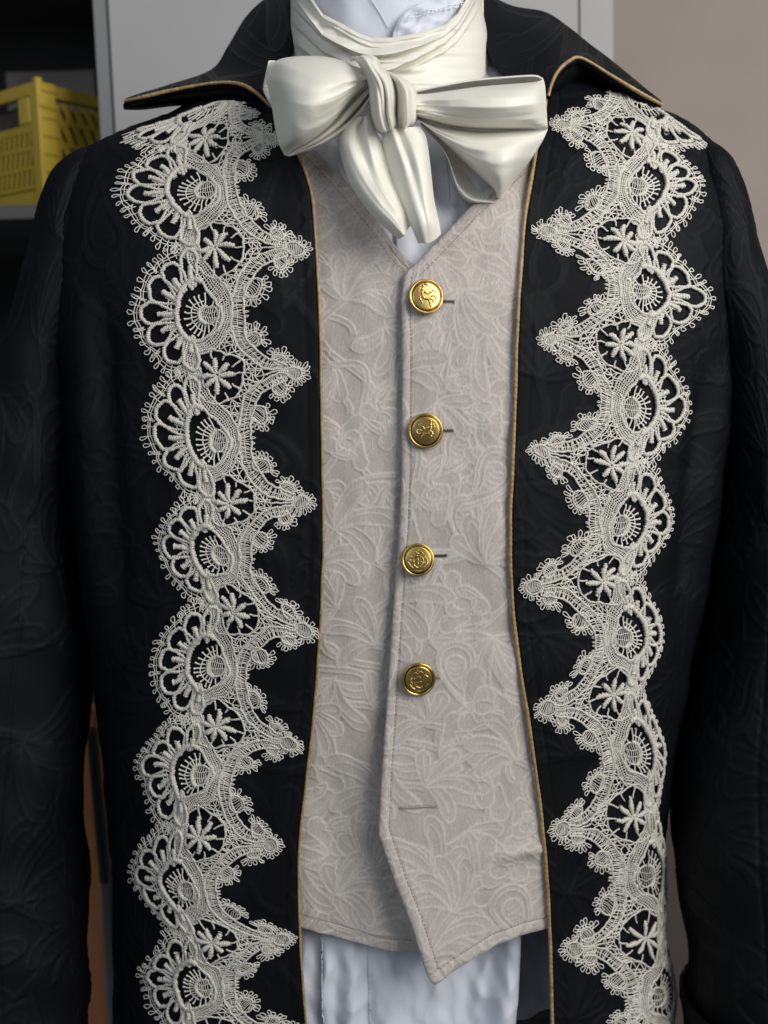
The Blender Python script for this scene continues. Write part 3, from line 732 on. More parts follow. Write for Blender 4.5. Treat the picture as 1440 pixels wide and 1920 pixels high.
# ------------------------------------------------------------------ COAT
coat = thing('tailcoat', 'black damask tailcoat trimmed with cream lace and gold piping', 'coat', (0.0, 0.12, -0.36))
COFF = 0.0035
EL = [(512, 205), (530, 240), (556, 285), (575, 335), (585, 380), (592, 480), (597, 580), (600, 700), (603, 900), (605, 1000), (602, 1100), (597, 1200), (590, 1300), (580, 1400), (568, 1500), (559, 1600), (559, 1700), (563, 1800), (572, 1920), (580, 2030), (590, 2360)]
ER = [(1028, 178), (1022, 215), (1012, 260), (1003, 310), (988, 400), (979, 500), (973, 600), (968, 750), (962, 900), (959, 1000), (961, 1100), (970, 1200), (985, 1300), (1000, 1400), (1014, 1500), (1024, 1600), (1031, 1700), (1035, 1800), (1038, 1920), (1041, 2030), (1044, 2360)]
def coat_disp(P, th, px, py, front, seed, side):
    arc = P[..., 0] * 0
    d = 0.0014 * wob(px, py * 0.45, seed, 330) * sm(0, 90, front) + 0.0005 * wob(px, py, seed + 1, 120)
    if side < 0:
        d = d + 0.006 * np.exp(-((px - 165 - (py - 800) * .05) / 24) ** 2) * sm(480, 640, py) * (1 - sm(1000, 1300, py)) \
              - 0.004 * np.exp(-((px - 205 - (py - 800) * .06) / 22) ** 2) * sm(520, 680, py) * (1 - sm(1000, 1250, py))
    else:
        d = d + 0.004 * np.exp(-((px - 1345 + (py - 850) * .12) / 20) ** 2) * sm(600, 760, py) * (1 - sm(1050, 1250, py)) \
              - 0.004 * np.exp(-((px - 1310 + (py - 850) * .12) / 20) ** 2) * sm(640, 780, py) * (1 - sm(1050, 1250, py))
    return d
def coat_panel(edge, side):
    e = crom(A(*edge), 260); E = hit(e[:, 0], e[:, 1], COFF); o = np.argsort(E[:, 2]); ez, eth = E[o, 2], ring_angle(E, COFF)[o]
    ztop = at(720, 118, 0.15)[2]; zbot = E[:, 2].min()
    nz, nt = 600, 290
    z = np.linspace(ztop, zbot, nz)
    # neckline: above the first edge point the panel starts further round the neck
    te = np.interp(z, ez, eth)
    z0 = E[:, 2].max(); te = te + side * 0.55 * sm(z0, ztop, z)
    ke = np.exp(-np.linspace(-2, 2, 21) ** 2); ke /= ke.sum(); te_s = np.convolve(np.concatenate([np.full(10, te[0]), te, np.full(10, te[-1])]), ke, 'valid')
    u = np.linspace(0, 1, nt) ** 1.25
    th = te_s[:, None] + (side * math.pi - te_s[:, None]) * u[None]
    zz = z[:, None] + 0 * th
    P = ring_point(zz, th, COFF); px, py = project(P)
    arc = np.concatenate([np.zeros((nz, 1)), np.cumsum(np.linalg.norm(np.diff(P, axis=1), axis=-1), 1)], 1) / 0.00032
    ln, fl = FM_COAT.sample(arc + (37 if side < 0 else 300), (z[0] - zz) / 0.00032 + (0 if side < 0 else 410))
    N = body_n(P, COFF)
    d = coat_disp(P, th, px, py, arc, 71 + side, side)
    w_edge = np.ones_like(arc) * 0.75
    h = d * sm(0, 60, arc) + (0.00085 * ln + 0.00060 * fl) * w_edge + roll_edge(arc, 7, 0.0012) - 0.0005 * np.exp(-((arc - 24) / 3) ** 2)
    P2 = P + N * h[..., None]
    pat = np.clip(0.35 * fl + 0.7 * ln, 0, 1)
    o = sheet('body_panel', P2, M_COAT, coat, attr={'pattern': pat}, thick=0.0022, flip=side > 0)
    o.data.materials.append(M_LINING); o.modifiers[0].material_offset = 1
    return P2
PL = coat_panel(EL, -1); PRr = coat_panel(ER, 1)
def cord(name, path3, r, mat, parent, twist=True):
    P = resample(path3, 0.0007); s = np.arange(len(P))
    rr = r * (1 + 0.07 * np.sin(s * 1.35)) * (1 + 0.09 * wob(s, 0 * s, 3, 60)); P = P + A(1, 0, 0) * (.00012 * wob(s, 0 * s, 8, 45))[:, None]
    V, Fc = tubes([(P, None, rr)], 8); return obj(name, mesh(name, V, Fc), mat, parent)

# collar leaves: control rows from the upper outline down to the piped edge, (px, py, y)
def collar(rows, und, seed):
    C = A(*rows); G = patch(C, 90, 160); px, py = G[..., 0], G[..., 1]
    P = at(px, py, G[..., 2]); 
    s = arclen(C[-1][:, :2])
    ln, fl = FM_COAT.sample(px * 1.0 + 60 * seed, py + 300)
    h = 0.0006 * ln + 0.0004 * fl + 0.0006 * wob(px, py, seed, 130)
    v = np.linspace(0, 1, 90)[:, None]
    P[..., 1] -= h * sm(0, .05, v) * (1 - sm(.94, 1, v))
    o = sheet('collar_leaf', P, M_COAT, coat, attr={'pattern': np.clip(.35 * fl + .7 * ln, 0, 1)}, thick=0.004, off=-1.0, flip=seed == 3)
    # underside facing of the leaf
    U = patch(A(*und), 40, 160); Q = at(U[..., 0], U[..., 1], U[..., 2])
    sheet('under_collar', Q, M_COAT, o, thick=0.0015, flip=seed == 3, attr={'pattern': np.zeros(Q.shape[:2])})
    cord('piping', P[-1] + A(0, -0.0006, -0.0002), 0.0011, M_PIPE, o)
    return o
# left leaf (viewer's left)
collar([[(560, -30, .150), (505, -8, .165), (462, 30, .165), (428, 85, .155), (396, 130, .140), (318, 158, .118), (262, 175, .104), (236, 184, .098)],
        [(556, 20, .118), (512, 40, .125), (476, 66, .125), (440, 104, .122), (398, 139, .114), (322, 161, .104), (264, 177, .096), (235, 185.5, .094)],
        [(548, 80, .092), (516, 95, .092), (486, 112, .094), (446, 130, .095), (400, 146, .094), (326, 164, .092), (266, 179, .089), (234, 187, .090)],
        [(530, 150, .074), (508, 148, .073), (484, 143, .074), (448, 146, .078), (402, 151, .081), (328, 166, .083), (267, 180.5, .084), (233.5, 188, .087)],
        [(513, 206, .062), (498, 190, .061), (478, 172, .062), (450, 157.5, .067), (405, 155, .073), (330, 167.5, .078), (268, 182, .081), (234, 189, .085)]],
       [[(513, 207, .063), (498, 191, .062), (478, 173, .063), (450, 158.5, .068), (405, 156, .074), (330, 168.5, .079), (268, 183, .082), (234, 190, .086)],
        [(512, 211, .066), (497, 200, .066), (476, 190, .068), (448, 184, .074), (405, 184, .080), (330, 191, .085), (266, 200, .088), (231, 199, .089)],
        [(512, 216, .075), (497, 210, .078), (476, 204, .084), (448, 200, .094), (405, 196, .104), (330, 199, .112), (268, 206, .108), (233, 206, .100)]], 2)
# right leaf
collar([[(898, -20, .150), (960, 10, .165), (1022, 22, .165), (1066, 50, .155), (1106, 82, .140), (1146, 112, .124), (1204, 160, .108), (1239, 188, .098)],
        [(904, 30, .118), (956, 44, .126), (1014, 52, .128), (1058, 70, .124), (1100, 93, .116), (1144, 119, .108), (1203, 163, .098), (1240, 190, .093)],
        [(914, 90, .095), (962, 94, .098), (1010, 92, .100), (1054, 90, .100), (1096, 101, .098), (1143, 127, .095), (1202, 166.5, .090), (1240.5, 192, .089)],
        [(960, 150, .078), (990, 140, .078), (1020, 124, .080), (1055, 104, .082), (1093, 106, .083), (1142, 134, .084), (1201, 170, .084), (1241, 194, .086)],
        [(1028, 180, .060), (1034, 158, .061), (1046, 134, .064), (1066, 115, .069), (1090, 109, .073), (1142, 139, .077), (1200, 174, .080), (1241, 196, .084)]],
       [[(1028, 181, .061), (1034, 159, .062), (1046, 135, .065), (1066, 116, .070), (1090, 110, .074), (1142, 140, .078), (1200, 175, .081), (1241, 197, .085)],
        [(1030, 184, .066), (1040, 170, .068), (1054, 156, .072), (1072, 146, .080), (1096, 144, .086), (1143, 160, .089), (1200, 188, .089), (1240, 200, .088)],
        [(1032, 188, .078), (1044, 182, .084), (1060, 178, .092), (1080, 174, .104), (1104, 172, .114), (1146, 176, .116), (1200, 194, .108), (1238, 203, .098)]], 3)

# gold piping down both front edges
def front_piping(edge, r, shift):
    e = crom(A(*edge), 500); P = hit(e[:, 0] + shift, e[:, 1], COFF - 0.0002); P = P + body_n(P) * 0.0001
    cord('edge_piping', P, r, M_PIPE, coat)
front_piping(EL, 0.00085, 2.0); front_piping(ER, 0.0012, -2.5)

# sleeves
def sleeve(tab, seed, side, cuff_py):
    tab = A(*tab); py = np.linspace(tab[0, 0], tab[-1, 0], 430)
    f = lambda k: np.convolve(np.pad(np.interp(py, tab[:, 0], tab[:, k]), 12, mode='edge'), np.ones(25) / 25, 'valid')
    xi, xo, yc, dp = f(1), f(2), f(3), f(4)
    Pi, Po = at(xi, py, yc), at(xo, py, yc); C = 0.5 * (Pi + Po); Rx = np.linalg.norm(Po - Pi, axis=1) / 2
    ax = (Po - Pi) / (2 * Rx[:, None])
    th = np.linspace(0, 2 * math.pi, 300, endpoint=False)[None]
    dirv = ax[:, None] * np.cos(th)[..., None] + A(0, -1, 0) * np.sin(th)[..., None]
    arc = th * 0.06 / 0.00032; yy = py[:, None] + 0 * th
    ln, fl = FM_COAT.sample(arc + 90 * seed, yy + 200 * seed)
    h = 0.0008 * ln + 0.0005 * fl
    fold = 0.0024 * wob(th * 140, yy * 1.0 + th * 60, seed, 360) + 0.0013 * wob(th * 60, yy - th * 90, seed + 1, 170)
    fold = fold * sm(360, 620, yy)
    # long back seam line
    seam = -0.0012 * np.exp(-((th - 2.05) / 0.018) ** 2) * sm(900, 1100, yy)
    rx = Rx[:, None] + fold + h + seam; rd = dp[:, None] + fold + h + seam
    P = C[:, None] + ax[:, None] * (rx * np.cos(th))[..., None] + A(0, -1, 0) * (rd * np.sin(th))[..., None]
    # close the crown of the sleeve
    k = 1 - np.sqrt(np.clip(1 - (1 - np.clip((py - py[0]) / 60, 0, 1)) ** 2, 0, 1)) ** .8
    P = P + (C[:, None] - P) * k[:, None, None]
    o = obj('sleeve', mesh('sleeve', P, grid_faces(430, 300, True)[:, ::(-1 if side > 0 else 1)], {'pattern': np.clip(.35 * fl + .7 * ln, 0, 1)}), M_COAT, coat)
    if cuff_py:
        q = py > cuff_py; Pc = P[q]; Cc = C[q][:, None]
        Pc = Cc + (Pc - Cc) * 1.06 + A(0, -0.002, 0)
        n_ = Pc.shape[0]
        oc = obj('cuff', mesh('cuff', Pc, grid_faces(n_, 300, True)[:, ::(-1 if side > 0 else 1)], {'pattern': np.zeros(Pc.shape[:2])}), M_COAT, o); solid(oc, 0.003)
    return o
#        py   inner  outer  y     depth
sleeve([(278, 250, 186, .128, .040), (308, 262, 128, .126, .058), (345, 262, 106, .124, .068), (450, 255, 82, .122, .074), (560, 240, 44, .120, .077), (660, 228, 8, .118, .078),
        (900, 204, -90, .112, .078), (1150, 186, -160, .100, .074), (1400, 162, -200, .088, .070), (1550, 146, -215, .080, .068), (1700, 153, -225, .072, .066), (1850, 164, -230, .066, .064), (2040, 168, -230, .06, .062)], 4, -1, None)
sleeve([(262, 1248, 1306, .128, .040), (300, 1240, 1346, .126, .056), (350, 1236, 1368, .124, .066), (480, 1240, 1402, .122, .072), (600, 1262, 1427, .120, .074), (660, 1280, 1447, .118, .075),
        (900, 1322, 1510, .112, .074), (1050, 1322, 1560, .106, .072), (1250, 1288, 1610, .098, .070), (1400, 1266, 1630, .090, .068), (1530, 1268, 1640, .084, .067), (1700, 1282, 1650, .076, .066), (1880, 1300, 1650, .068, .064), (2040, 1300, 1650, .062, .062)], 5, 1, 1862)

# ------------------------------------------------------------------ LACE TRIM
K = 1 / 3.6
class Trim:
    """lace coordinates: s along the strip (eye i at s=i, flower at i+.5), q across (inner +, outer -)"""
    def __init__(t, eyes, flowers, tips, outers, sgn):
        n = len(eyes); t.s_ax = []; ax = []
        for i in range(n):
            t.s_ax.append(i); ax.append(eyes[i]); 
            if i < len(flowers): t.s_ax.append(i + .5); ax.append(flowers[i])
        t.ax = A(*ax); t.s_ax = A(*t.s_ax)
        t.tipv = A(*[(a[0] - b[0], a[1] - b[1]) for a, b in zip(tips, flowers)]); t.s_tip = np.arange(len(tips)) + .5
        t.outv = A(*[(a[0] - b[0], a[1] - b[1]) for a, b in zip(outers, eyes)]); t.s_out = np.arange(n)
    def px(t, s, q):
        k = np.clip(s * 2, 0, len(t.ax) - 1); c = crom(t.ax, k)
        ti = np.stack([np.interp(s, t.s_tip, t.tipv[:, j]) for j in (0, 1)], -1)
        to = np.stack([np.interp(s, t.s_out, t.outv[:, j]) for j in (0, 1)], -1)
        ext = np.linalg.norm(to, axis=-1); r = np.clip(ext / 140.0, 0.02, 0.999)
        # foreshortening of the outer half where the cloth turns away: c/(1-exp(-c)) = 1/r
        cc = np.full_like(r, 0.001); lo, hi = np.full_like(r, 1e-4), np.full_like(r, 60.0)
        for _ in range(40):
            mid = .5 * (lo + hi); v = mid / (1 - np.exp(-mid)); lo = np.where(v < 1 / r, mid, lo); hi = np.where(v < 1 / r, hi, mid)
        tq = np.clip(-q, 0, None) / 550.0
        g = (1 - np.exp(-lo * tq)) / (1 - np.exp(-lo))
        return c + ti * (np.clip(q, 0, None) / 600.0)[:, None] + to * g[:, None]
PER = 835.0
def ell(cx, cy, rx, ry, a0, a1, n):
    a = np.radians(np.linspace(a0, a1, n)); return np.stack([cx + rx * np.cos(a), cy + ry * np.sin(a)], -1)
def loop(base, dirv, L, wd):
    d = np.asarray(dirv, float); d = d / np.linalg.norm(d); n = A(-d[1], d[0]); t = np.linspace(0, 1, 11)
    return np.asarray(base) + d * (L * np.sin(math.pi * t))[:, None] + n * (wd * np.sin(2 * math.pi * t) * (0.35 + 0.65 * np.sin(math.pi * t)))[:, None]
# each motif: list of (points (q,p), radius in zoom px, height in zoom px, ribbed)
def off_path(P, d):
    T = np.gradient(P, axis=0); T /= np.linalg.norm(T, axis=1)[:, None] + 1e-9
    return P + np.stack([-T[:, 1], T[:, 0]], -1) * d
def m_fan(r):
    S = []
    C0 = A(-95, -15); ax, by = 345, 412
    def pt(a, k): a = np.radians(180 + np.asarray(a, float)); k = np.asarray(k, float); return C0 + np.stack([ax * k * np.cos(a), by * k * np.sin(a)], -1)
    cc = crom(A([-70, -205], [-130, -222], [-180, -170], [-212, -75], [-210, 30], [-175, 130], [-130, 190], [-105, 182]), 44)
    S.append((cc, 21, 8, 1))
    S.append((crom(A([-70, -205], [5, -125], [66, -40], [84, 15], [45, 108], [-50, 165], [-112, 186]), 40), 11, 7, 1))
    lobes = [-79, -55, -28, 0, 27, 53, 78]; hw = [10.5, 12.5, 13.5, 13.5, 13.5, 12.5, 10.5]
    tipk = [.97, 1.0, .98, 1.0, .98, 1.0, .97]
    for a, h, tk in zip(lobes, hw, tipk):
        tk = tk * (1 + .02 * r.standard_normal())
        aa = A(-.55, -.75, -.93, -.98, -.72, -.32, 0, .32, .72, .98, .93, .75, .55) * h + a
        kk = A(.40, .56, .70, .82, .93, .985, 1.0, .985, .93, .82, .70, .56, .40) * tk
        S.append((crom(pt(aa, kk), 44), np.interp(np.linspace(-1, 1, 44), [-1, -.45, 0, .45, 1], [9, 14, 17, 14, 9]), 7, 1))
        S.append((crom(pt([a, a, a], [.36, .52, .73 * tk]), 14), np.linspace(11, 22, 14), 8, 1))
        for d in (-.30, .30): S.append((crom(pt([a + d * h * 1.3, a + d * h * 1.1, a + d * h], [.38, .5, .62]), 6), 5, 5, 0))
        # thin threads running round outside the lobe, then picot loops
        for dk in (.075, .125):
            b = np.linspace(-1.12, 1.12, 17); S.append((pt(a + b * h * (1 + .25 * dk), tk * (.90 + dk + .10 * np.sqrt(np.maximum(0, 1 - (b * .86) ** 2)))), 4.2, 3, 0))
        for b in (-.95, -.48, 0, .48, .95):
            bs = pt(a + b * h, tk * (1.0 + .10 * math.sqrt(max(0, 1 - (b * .86) ** 2)))); dv = pt(a + b * h * 1.35, 2.0) - pt(a + b * h * .8, 1.0)
            S.append((loop(bs, dv + 30 * r.standard_normal(2), 60 * r.uniform(.7, 1.2), 16), 4.4, 3, 0))
            b0 = pt(a + b * h, tk * (.93 + .07 * math.sqrt(max(0, 1 - (b * .86) ** 2)))); S.append((np.stack([b0, bs, bs + .04 * (bs - b0)]), 4, 3, 0))
    for k in (.48, .555):
        S.append((pt(np.linspace(-84, 84, 44), k), 4.5, 7, 0))
    return S
def m_medallion(r):
    S = [(ell(0, 0, 52, 70, 0, 360, 30), 8, 6, 1), (ell(-8, 0, 56, 74, 95, 265, 18), 14, 8, 1)]
    for k in range(6):
        x = -34 + 13.5 * k; y = 62 * math.sqrt(max(.05, 1 - (x / 50) ** 2)); S.append((A([x + 3, -y], [x - 4, 0], [x + 2, y]), 3.4, 5, 0))
    for k in (-25, 15): S.append((A([-46, k], [0, k + 6], [46, k - 2]), 3, 5, 0))
    for a in np.linspace(108, 252, 12):
        a2 = math.radians(a); d = A(math.cos(a2), math.sin(a2) * 1.05)
        S.append((np.stack([d * 66, d * 110, d * 146, d * 158]), A(6.5, 6, 6.5, 10), 6, 0))
    S.append((ell(0, 0, 112, 118, 112, 248, 22), 5.5, 5, 0))
    for a in (-82, -52, -22, 8, 38, 66, 92):
        a2 = math.radians(a); d = A(math.cos(a2), math.sin(a2) * 1.15); S.append((np.stack([d * 58, d * 80, d * (88 if abs(a) < 50 else 108)]), 6, 5, 0))
    return S
def m_flower(r):
    S = []
    a0 = r.uniform(-8, 8)
    for k in range(8):
        a = math.radians(a0 + 45 * k); L = (128 if k not in (3, 4, 5) else 112) * r.uniform(.92, 1.06); d = A(math.cos(a), math.sin(a)); n = A(-d[1], d[0])
        t = np.linspace(0.05, 1, 13); P = A(10, 0) + d * (t * L)[:, None] + n * (6 * np.sin(t * 3) * r.uniform(-1, 1))[:, None]
        S.append((P, 7 + 15 * np.sin(np.pi * np.clip(t * .80, 0, 1)) ** 1.6, 8, 1))
    S.append((ell(10, 0, 14, 14, 0, 360, 10), 10, 8, 1))
    a = np.linspace(-128, 128, 60); rad = 182 + 14 * np.abs(np.sin(np.radians(a) * 2.8)) - 7
    P = A(10, 0) + np.stack([rad * np.cos(np.radians(a)), rad * np.sin(np.radians(a))], -1); S.append((P, 8 + 1.5 * np.sin(np.arange(60)), 6, 1))
    for b in (-96, -64, -32, 0, 32, 64, 96):
        b2 = math.radians(b); d = A(math.cos(b2), math.sin(b2)); S.append((A(10, 0) + np.stack([d * 118, d * 150, d * 184]), A(6, 7, 9), 6, 1))
    return S
def m_spike(r):
    """one inner spike centred on the flower row: two ladder arms, buds, tip and picots"""
    S = []
    arm = crom(A([176, -418], [172, -335], [188, -245], [226, -158], [292, -84], [382, -46], [462, -32]), 46)
    hw = np.interp(np.linspace(0, 1, 46), [0, .5, .8, 1], [42, 39, 32, 18])
    for m in (1, -1):
        f = A(1, m)
        o1, o2 = off_path(arm, 1) - arm, off_path(arm, -1) - arm
        e1, e2 = arm + o1 * hw[:, None], arm + o2 * hw[:, None]
        S.append((e1 * f, 8.5, 5, 1)); S.append((e2 * f, 8.5, 5, 1)); S.append((crom((.5 * (e1 + e2) * 0 + arm + o1 * (hw * .05)[:, None])[::3], 30) * f, 3.4, 3, 0))
        dense1, dense2 = crom(e1, 64), crom(e2, 64)
        for k in range(0, 64):
            sft = int(2 * math.sin(k * 1.7)); k2 = min(max(k + 1 + sft, 0), 63)
            S.append((np.stack([dense1[k], .5 * (dense1[k] + dense2[k2]) + r.uniform(-3, 3, 2), dense2[k2]]) * f, 3.3, 3, 0))
        # small picots along the hollow of the notch
        inner = e2 if e2[5, 0] > e1[5, 0] else e1
        for k in range(1, 14, 3):
            S.append((loop(inner[k] * f, A(1, .2 * r.standard_normal()), 26, 8), 3.8, 2, 0))
        for (bx_, by_, rad, a0, a1, np_) in ((264, -256, 58, -125, 35, 8), (412, -88, 46, -135, 8, 7)):
            S.append((ell(bx_, by_, rad, rad, 0, 360, 22) * f, 8.0, 5, 1)); S.append((ell(bx_, by_, rad * .72, rad * .72, a0 - 20, a1 + 20, 16) * f, 3.6, 3, 0))
            for x in np.linspace(-.8, .8, 8):
                yy = rad * math.sqrt(1 - x * x); d = A(math.cos(.7), -math.sin(.7)); n2 = A(-d[1], d[0]); cc_ = A(bx_, by_) + n2 * rad * x; S.append((np.stack([cc_ - d * yy, cc_ + r.uniform(-4, 4, 2), cc_ + d * yy]) * f, 3.2, 3, 0))
            for a in np.linspace(a0, a1, np_):
                a2 = math.radians(a + 4 * r.standard_normal()); d = A(math.cos(a2), math.sin(a2))
                S.append((loop((A(bx_, by_) + d * (rad + 2)) * f, d * f, 52 * r.uniform(.75, 1.2), 16), 4.4, 2, 0))
            S.append((ell(bx_, by_, rad + 17, rad + 17, a0, a1, 22) * f, 3.4, 2, 0))
    S.append((A([300, 0], [380, 0], [470, 0]), 7, 6, 1))
    S.append((ell(508, 0, 54, 46, 0, 360, 26), 8.0, 5, 1))
    for x in np.linspace(470, 548, 9):
        y = 36 * math.sqrt(max(.04, 1 - ((x - 508) / 50) ** 2)); S.append((A([x + 3, -y], [x - 3, 0], [x + 2, y]), 3.8, 4, 0))
    for a in np.linspace(-108, 108, 11):
        a2 = math.radians(a + 3 * r.standard_normal()); d = A(math.cos(a2), math.sin(a2)); b = A(508 + 54 * d[0], 42 * d[1]); S.append((loop(b, d, 54 * r.uniform(.8, 1.1), 14), 4.0, 2, 0))
    S.append((ell(508, 0, 70, 58, -112, 112, 26), 3.4, 2, 0))
    return S
BANDP = A([-130, -418], [-116, -340], [-46, -240], [45, -150], [95, -50], [98, 30], [57, 130], [-30, 205], [-120, 262], [-154, 335], [-130, 418])
def m_band(r):
    S = []; c = crom(BANDP, 60)
    for d, rad in ((-40, 8), (-22, 3.8), (-8, 3.8), (7, 3.8), (22, 3.8), (40, 8)):
        S.append((off_path(c, d), rad, 4 if rad < 5 else 6, int(rad > 5)))
    cd_ = crom(BANDP, 82); a, b = off_path(cd_, -38), off_path(cd_, 38)
    for k in range(82): S.append((np.stack([a[k], .5 * (a[k] + b[k]) + r.uniform(-2, 2, 2), b[k]]), 3.0, 4, 0))
    # cross ties from band to the neighbouring fan roots
    return S
def m_net(r):
    """irregular mesh ground between the band and the spike arms, for p in [-418, 418] round the flower row"""
    S = []
    step = 38; pts = {}
    for j in range(-14, 15):
        for i in range(0, 13):
            q = 40 + i * step + (step / 2 if j % 2 else 0); p = j * 33
            pts[(i, j)] = A(q, p) + r.uniform(-11, 11, 2)
    bq = lambda p: np.interp(((p + PER) % PER) - 0 if p >= 0 else p + PER, np.concatenate([BANDP[:, 1] + 0, BANDP[1:, 1] + PER]), np.concatenate([BANDP[:, 0], BANDP[1:, 0]]))
    def band_q(p):      # p measured from the flower row
        pe = p + 418.0; pe = pe if pe <= 418 else pe - PER
        return np.interp(pe, BANDP[:, 1], BANDP[:, 0])
    def arm_q(p): return np.interp(abs(p), [0, 32, 84, 158, 245, 335, 418], [350, 330, 280, 222, 184, 170, 172])
    def ok(P):
        return band_q(P[1]) + 30 < P[0] < arm_q(P[1]) - 18 and np.hypot(P[0] - 10, P[1]) > 178
    for (i, j), P in pts.items():
        odd = j % 2
        for di, dj in ((1, 0), (odd, 1), (odd - 1, 1)):
            Q = pts.get((i + di, j + dj))
            if Q is None or not (ok(P) and ok(Q)) or r.random() < .05: continue
            S.append((np.stack([P, .5 * (P + Q) + r.uniform(-3, 3, 2), Q]), 4.1 + r.uniform(-.8, 1.4), 4, 0))
    # bars joining the mesh to the arm
    for p in range(-400, 401, 34):
        q1 = arm_q(p) - 40; q0 = max(band_q(p) + 38, 10 + math.sqrt(max(0, 185 ** 2 - p * p)))
        if 10 < q1 - q0 < 110: S.append((A([q0, p], [.5 * (q0 + q1), p + r.uniform(-8, 8)], [q1 + 8, p + r.uniform(-8, 8)]), 4.6, 4, 0))
    return S
def lace_mesh(trim, strokes, s0, seed):
    """strokes in (q, p) about strip position s0 -> tube mesh lying on the coat"""
    r = np.random.default_rng(seed); allq, alls, rad, hgt, lens, sides = [], [], [], [], [], []
    for P, rr, h, rib in strokes:
        P = np.asarray(P, float); s = arclen(P); n = max(3, int(s[-1] / (10.0 if rib else 15.0)) + 1)
        t = np.linspace(0, s[-1], n); Q = np.stack([np.interp(t, s, P[:, k]) for k in (0, 1)], -1)
        ra = np.interp(t, s, np.broadcast_to(np.asarray(rr, float), (len(P),)))
        if rib: ra = ra * (1 + .17 * np.where(np.arange(n) % 2, 1, -1) + .08 * r.standard_normal(n))
        allq.append(Q[:, 0]); alls.append(s0 + Q[:, 1] / PER); rad.append(ra); hgt.append(np.full(n, float(h)) + 1.2 * r.standard_normal()); lens.append(n); sides.append(5 if rib else 4)
    q, s, rad, hgt = map(np.concatenate, (allq, alls, rad, hgt))
    q = q + 7.0 * wob(s * 2.2, q / 260.0, 17, 1.0) + 3.0 * wob(s * 9, q / 70.0, 18, 1.0); s = s + 0.010 * wob(s * 2.2, q / 260.0, 19, 1.0) + .004 * wob(s * 9, q / 70.0, 20, 1.0)
    p2 = trim.px(s, q); P3 = hit(p2[:, 0], p2[:, 1], COFF); N = body_n(P3, COFF); U = 8.6e-5
    P3 = P3 + N * (hgt * U + 0.0009 + coat_lift(P3))[:, None]
    k = 0; groups = {4: [], 5: []}
    for n, sd in zip(lens, sides): groups[sd].append((P3[k:k + n], N[k:k + n], rad[k:k + n] * U)); k += n
    Vs, Fs, St, base = [], [], [], 0
    for sd, g in groups.items():
        if g:
            V, Fc = tubes(g, sd, .72); Vs.append(V); Fs.append(Fc + base); base += len(V)
            St += [np.repeat(arclen(P) / U * (2 * math.pi / 13.0), sd) if sd == 5 else np.zeros(len(P) * sd) for P, _, _ in g]
    return np.concatenate(Vs), np.concatenate(Fs), np.concatenate(St)
_el, _er = crom(A(*EL), 300), crom(A(*ER), 300)
def coat_lift(P):
    """how far the draped coat stands off the plain body surface here"""
    px, py = project(P)
    fl = np.abs(px - np.interp(py, _el[:, 1], _el[:, 0])); fr = np.abs(px - np.interp(py, _er[:, 1], _er[:, 0]))
    return np.where(px < 720, coat_disp(P, 0, px, py, fl, 70, -1) * sm(0, 60, fl), coat_disp(P, 0, px, py, fr, 72, 1) * sm(0, 60, fr))
def lace_trim(trim, n_eye, seed):
    i0, i1 = 0, n_eye
    V, F_, S_ = [], [], []; base = 0
    r = np.random.default_rng(seed)
    root = None
    for i in range(n_eye):
        Vb, Fb, Sb = lace_mesh(trim, m_band(r), i, seed + i); V.append(Vb); S_.append(Sb); F_.append(Fb + base); base += len(Vb)
    root = obj('lace_trim', mesh('lace_trim', np.concatenate(V), np.concatenate(F_), {'stitch': np.concatenate(S_)}), M_LACE, coat)
    for i in range(n_eye):
        for nm, fn, s0 in (('scallop_fan', m_fan, i), ('medallion', m_medallion, i), ('lace_flower', m_flower, i + .5), ('lace_spike', m_spike, i + .5), ('net_ground', m_net, i + .5)):
            if s0 > len(trim.s_tip): continue
            V2, F2, S2 = lace_mesh(trim, fn(r), s0, seed * 7 + i * 5 + len(nm)); ob = obj(nm, mesh(nm, V2, F2, {'stitch': S2}), M_LACE, root)
            if nm == 'net_ground': ob['kind'] = 'stuff'
    return root
TL = Trim([(405, 196), (388, 360), (394, 592), (411, 828), (414, 1040), (406, 1250), (378, 1450), (352, 1668), (383, 1850), (412, 2040)],
          [(383, 264), (403, 466), (403, 704), (428, 940), (436, 1142), (405, 1360), (375, 1565), (396, 1764), (400, 1945)],
          [(528, 262), (583, 468), (582, 697), (588, 942), (594, 1188), (567, 1402), (530, 1588), (552, 1758), (570, 1930)],
          [(222, 258), (205, 372), (233, 592), (262, 822), (287, 1022), (272, 1236), (248, 1430), (236, 1640), (248, 1832), (262, 2030)], 1)
TR = Trim([(1196, 186), (1193, 356), (1198, 548), (1184, 766), (1163, 985), (1166, 1194), (1184, 1410), (1208, 1640), (1230, 1868), (1240, 2060)],
          [(1183, 258), (1166, 456), (1166, 646), (1150, 870), (1132, 1086), (1150, 1300), (1188, 1528), (1210, 1758), (1226, 1960)],
          [(1031, 232), (998, 430), (1006, 634), (991, 842), (976, 1102), (1001, 1334), (1029, 1560), (1052, 1782), (1075, 1980)],
          [(1334, 285), (1322, 352), (1340, 566), (1304, 776), (1275, 985), (1246, 1192), (1244, 1402), (1242, 1625), (1262, 1862), (1275, 2060)], -1)
lt = lace_trim(TL, 9, 101); lt['label'] = "lace strip down the viewer's left front of the coat"
lt = lace_trim(TR, 9, 202); lt['label'] = "lace strip down the viewer's right front of the coat"

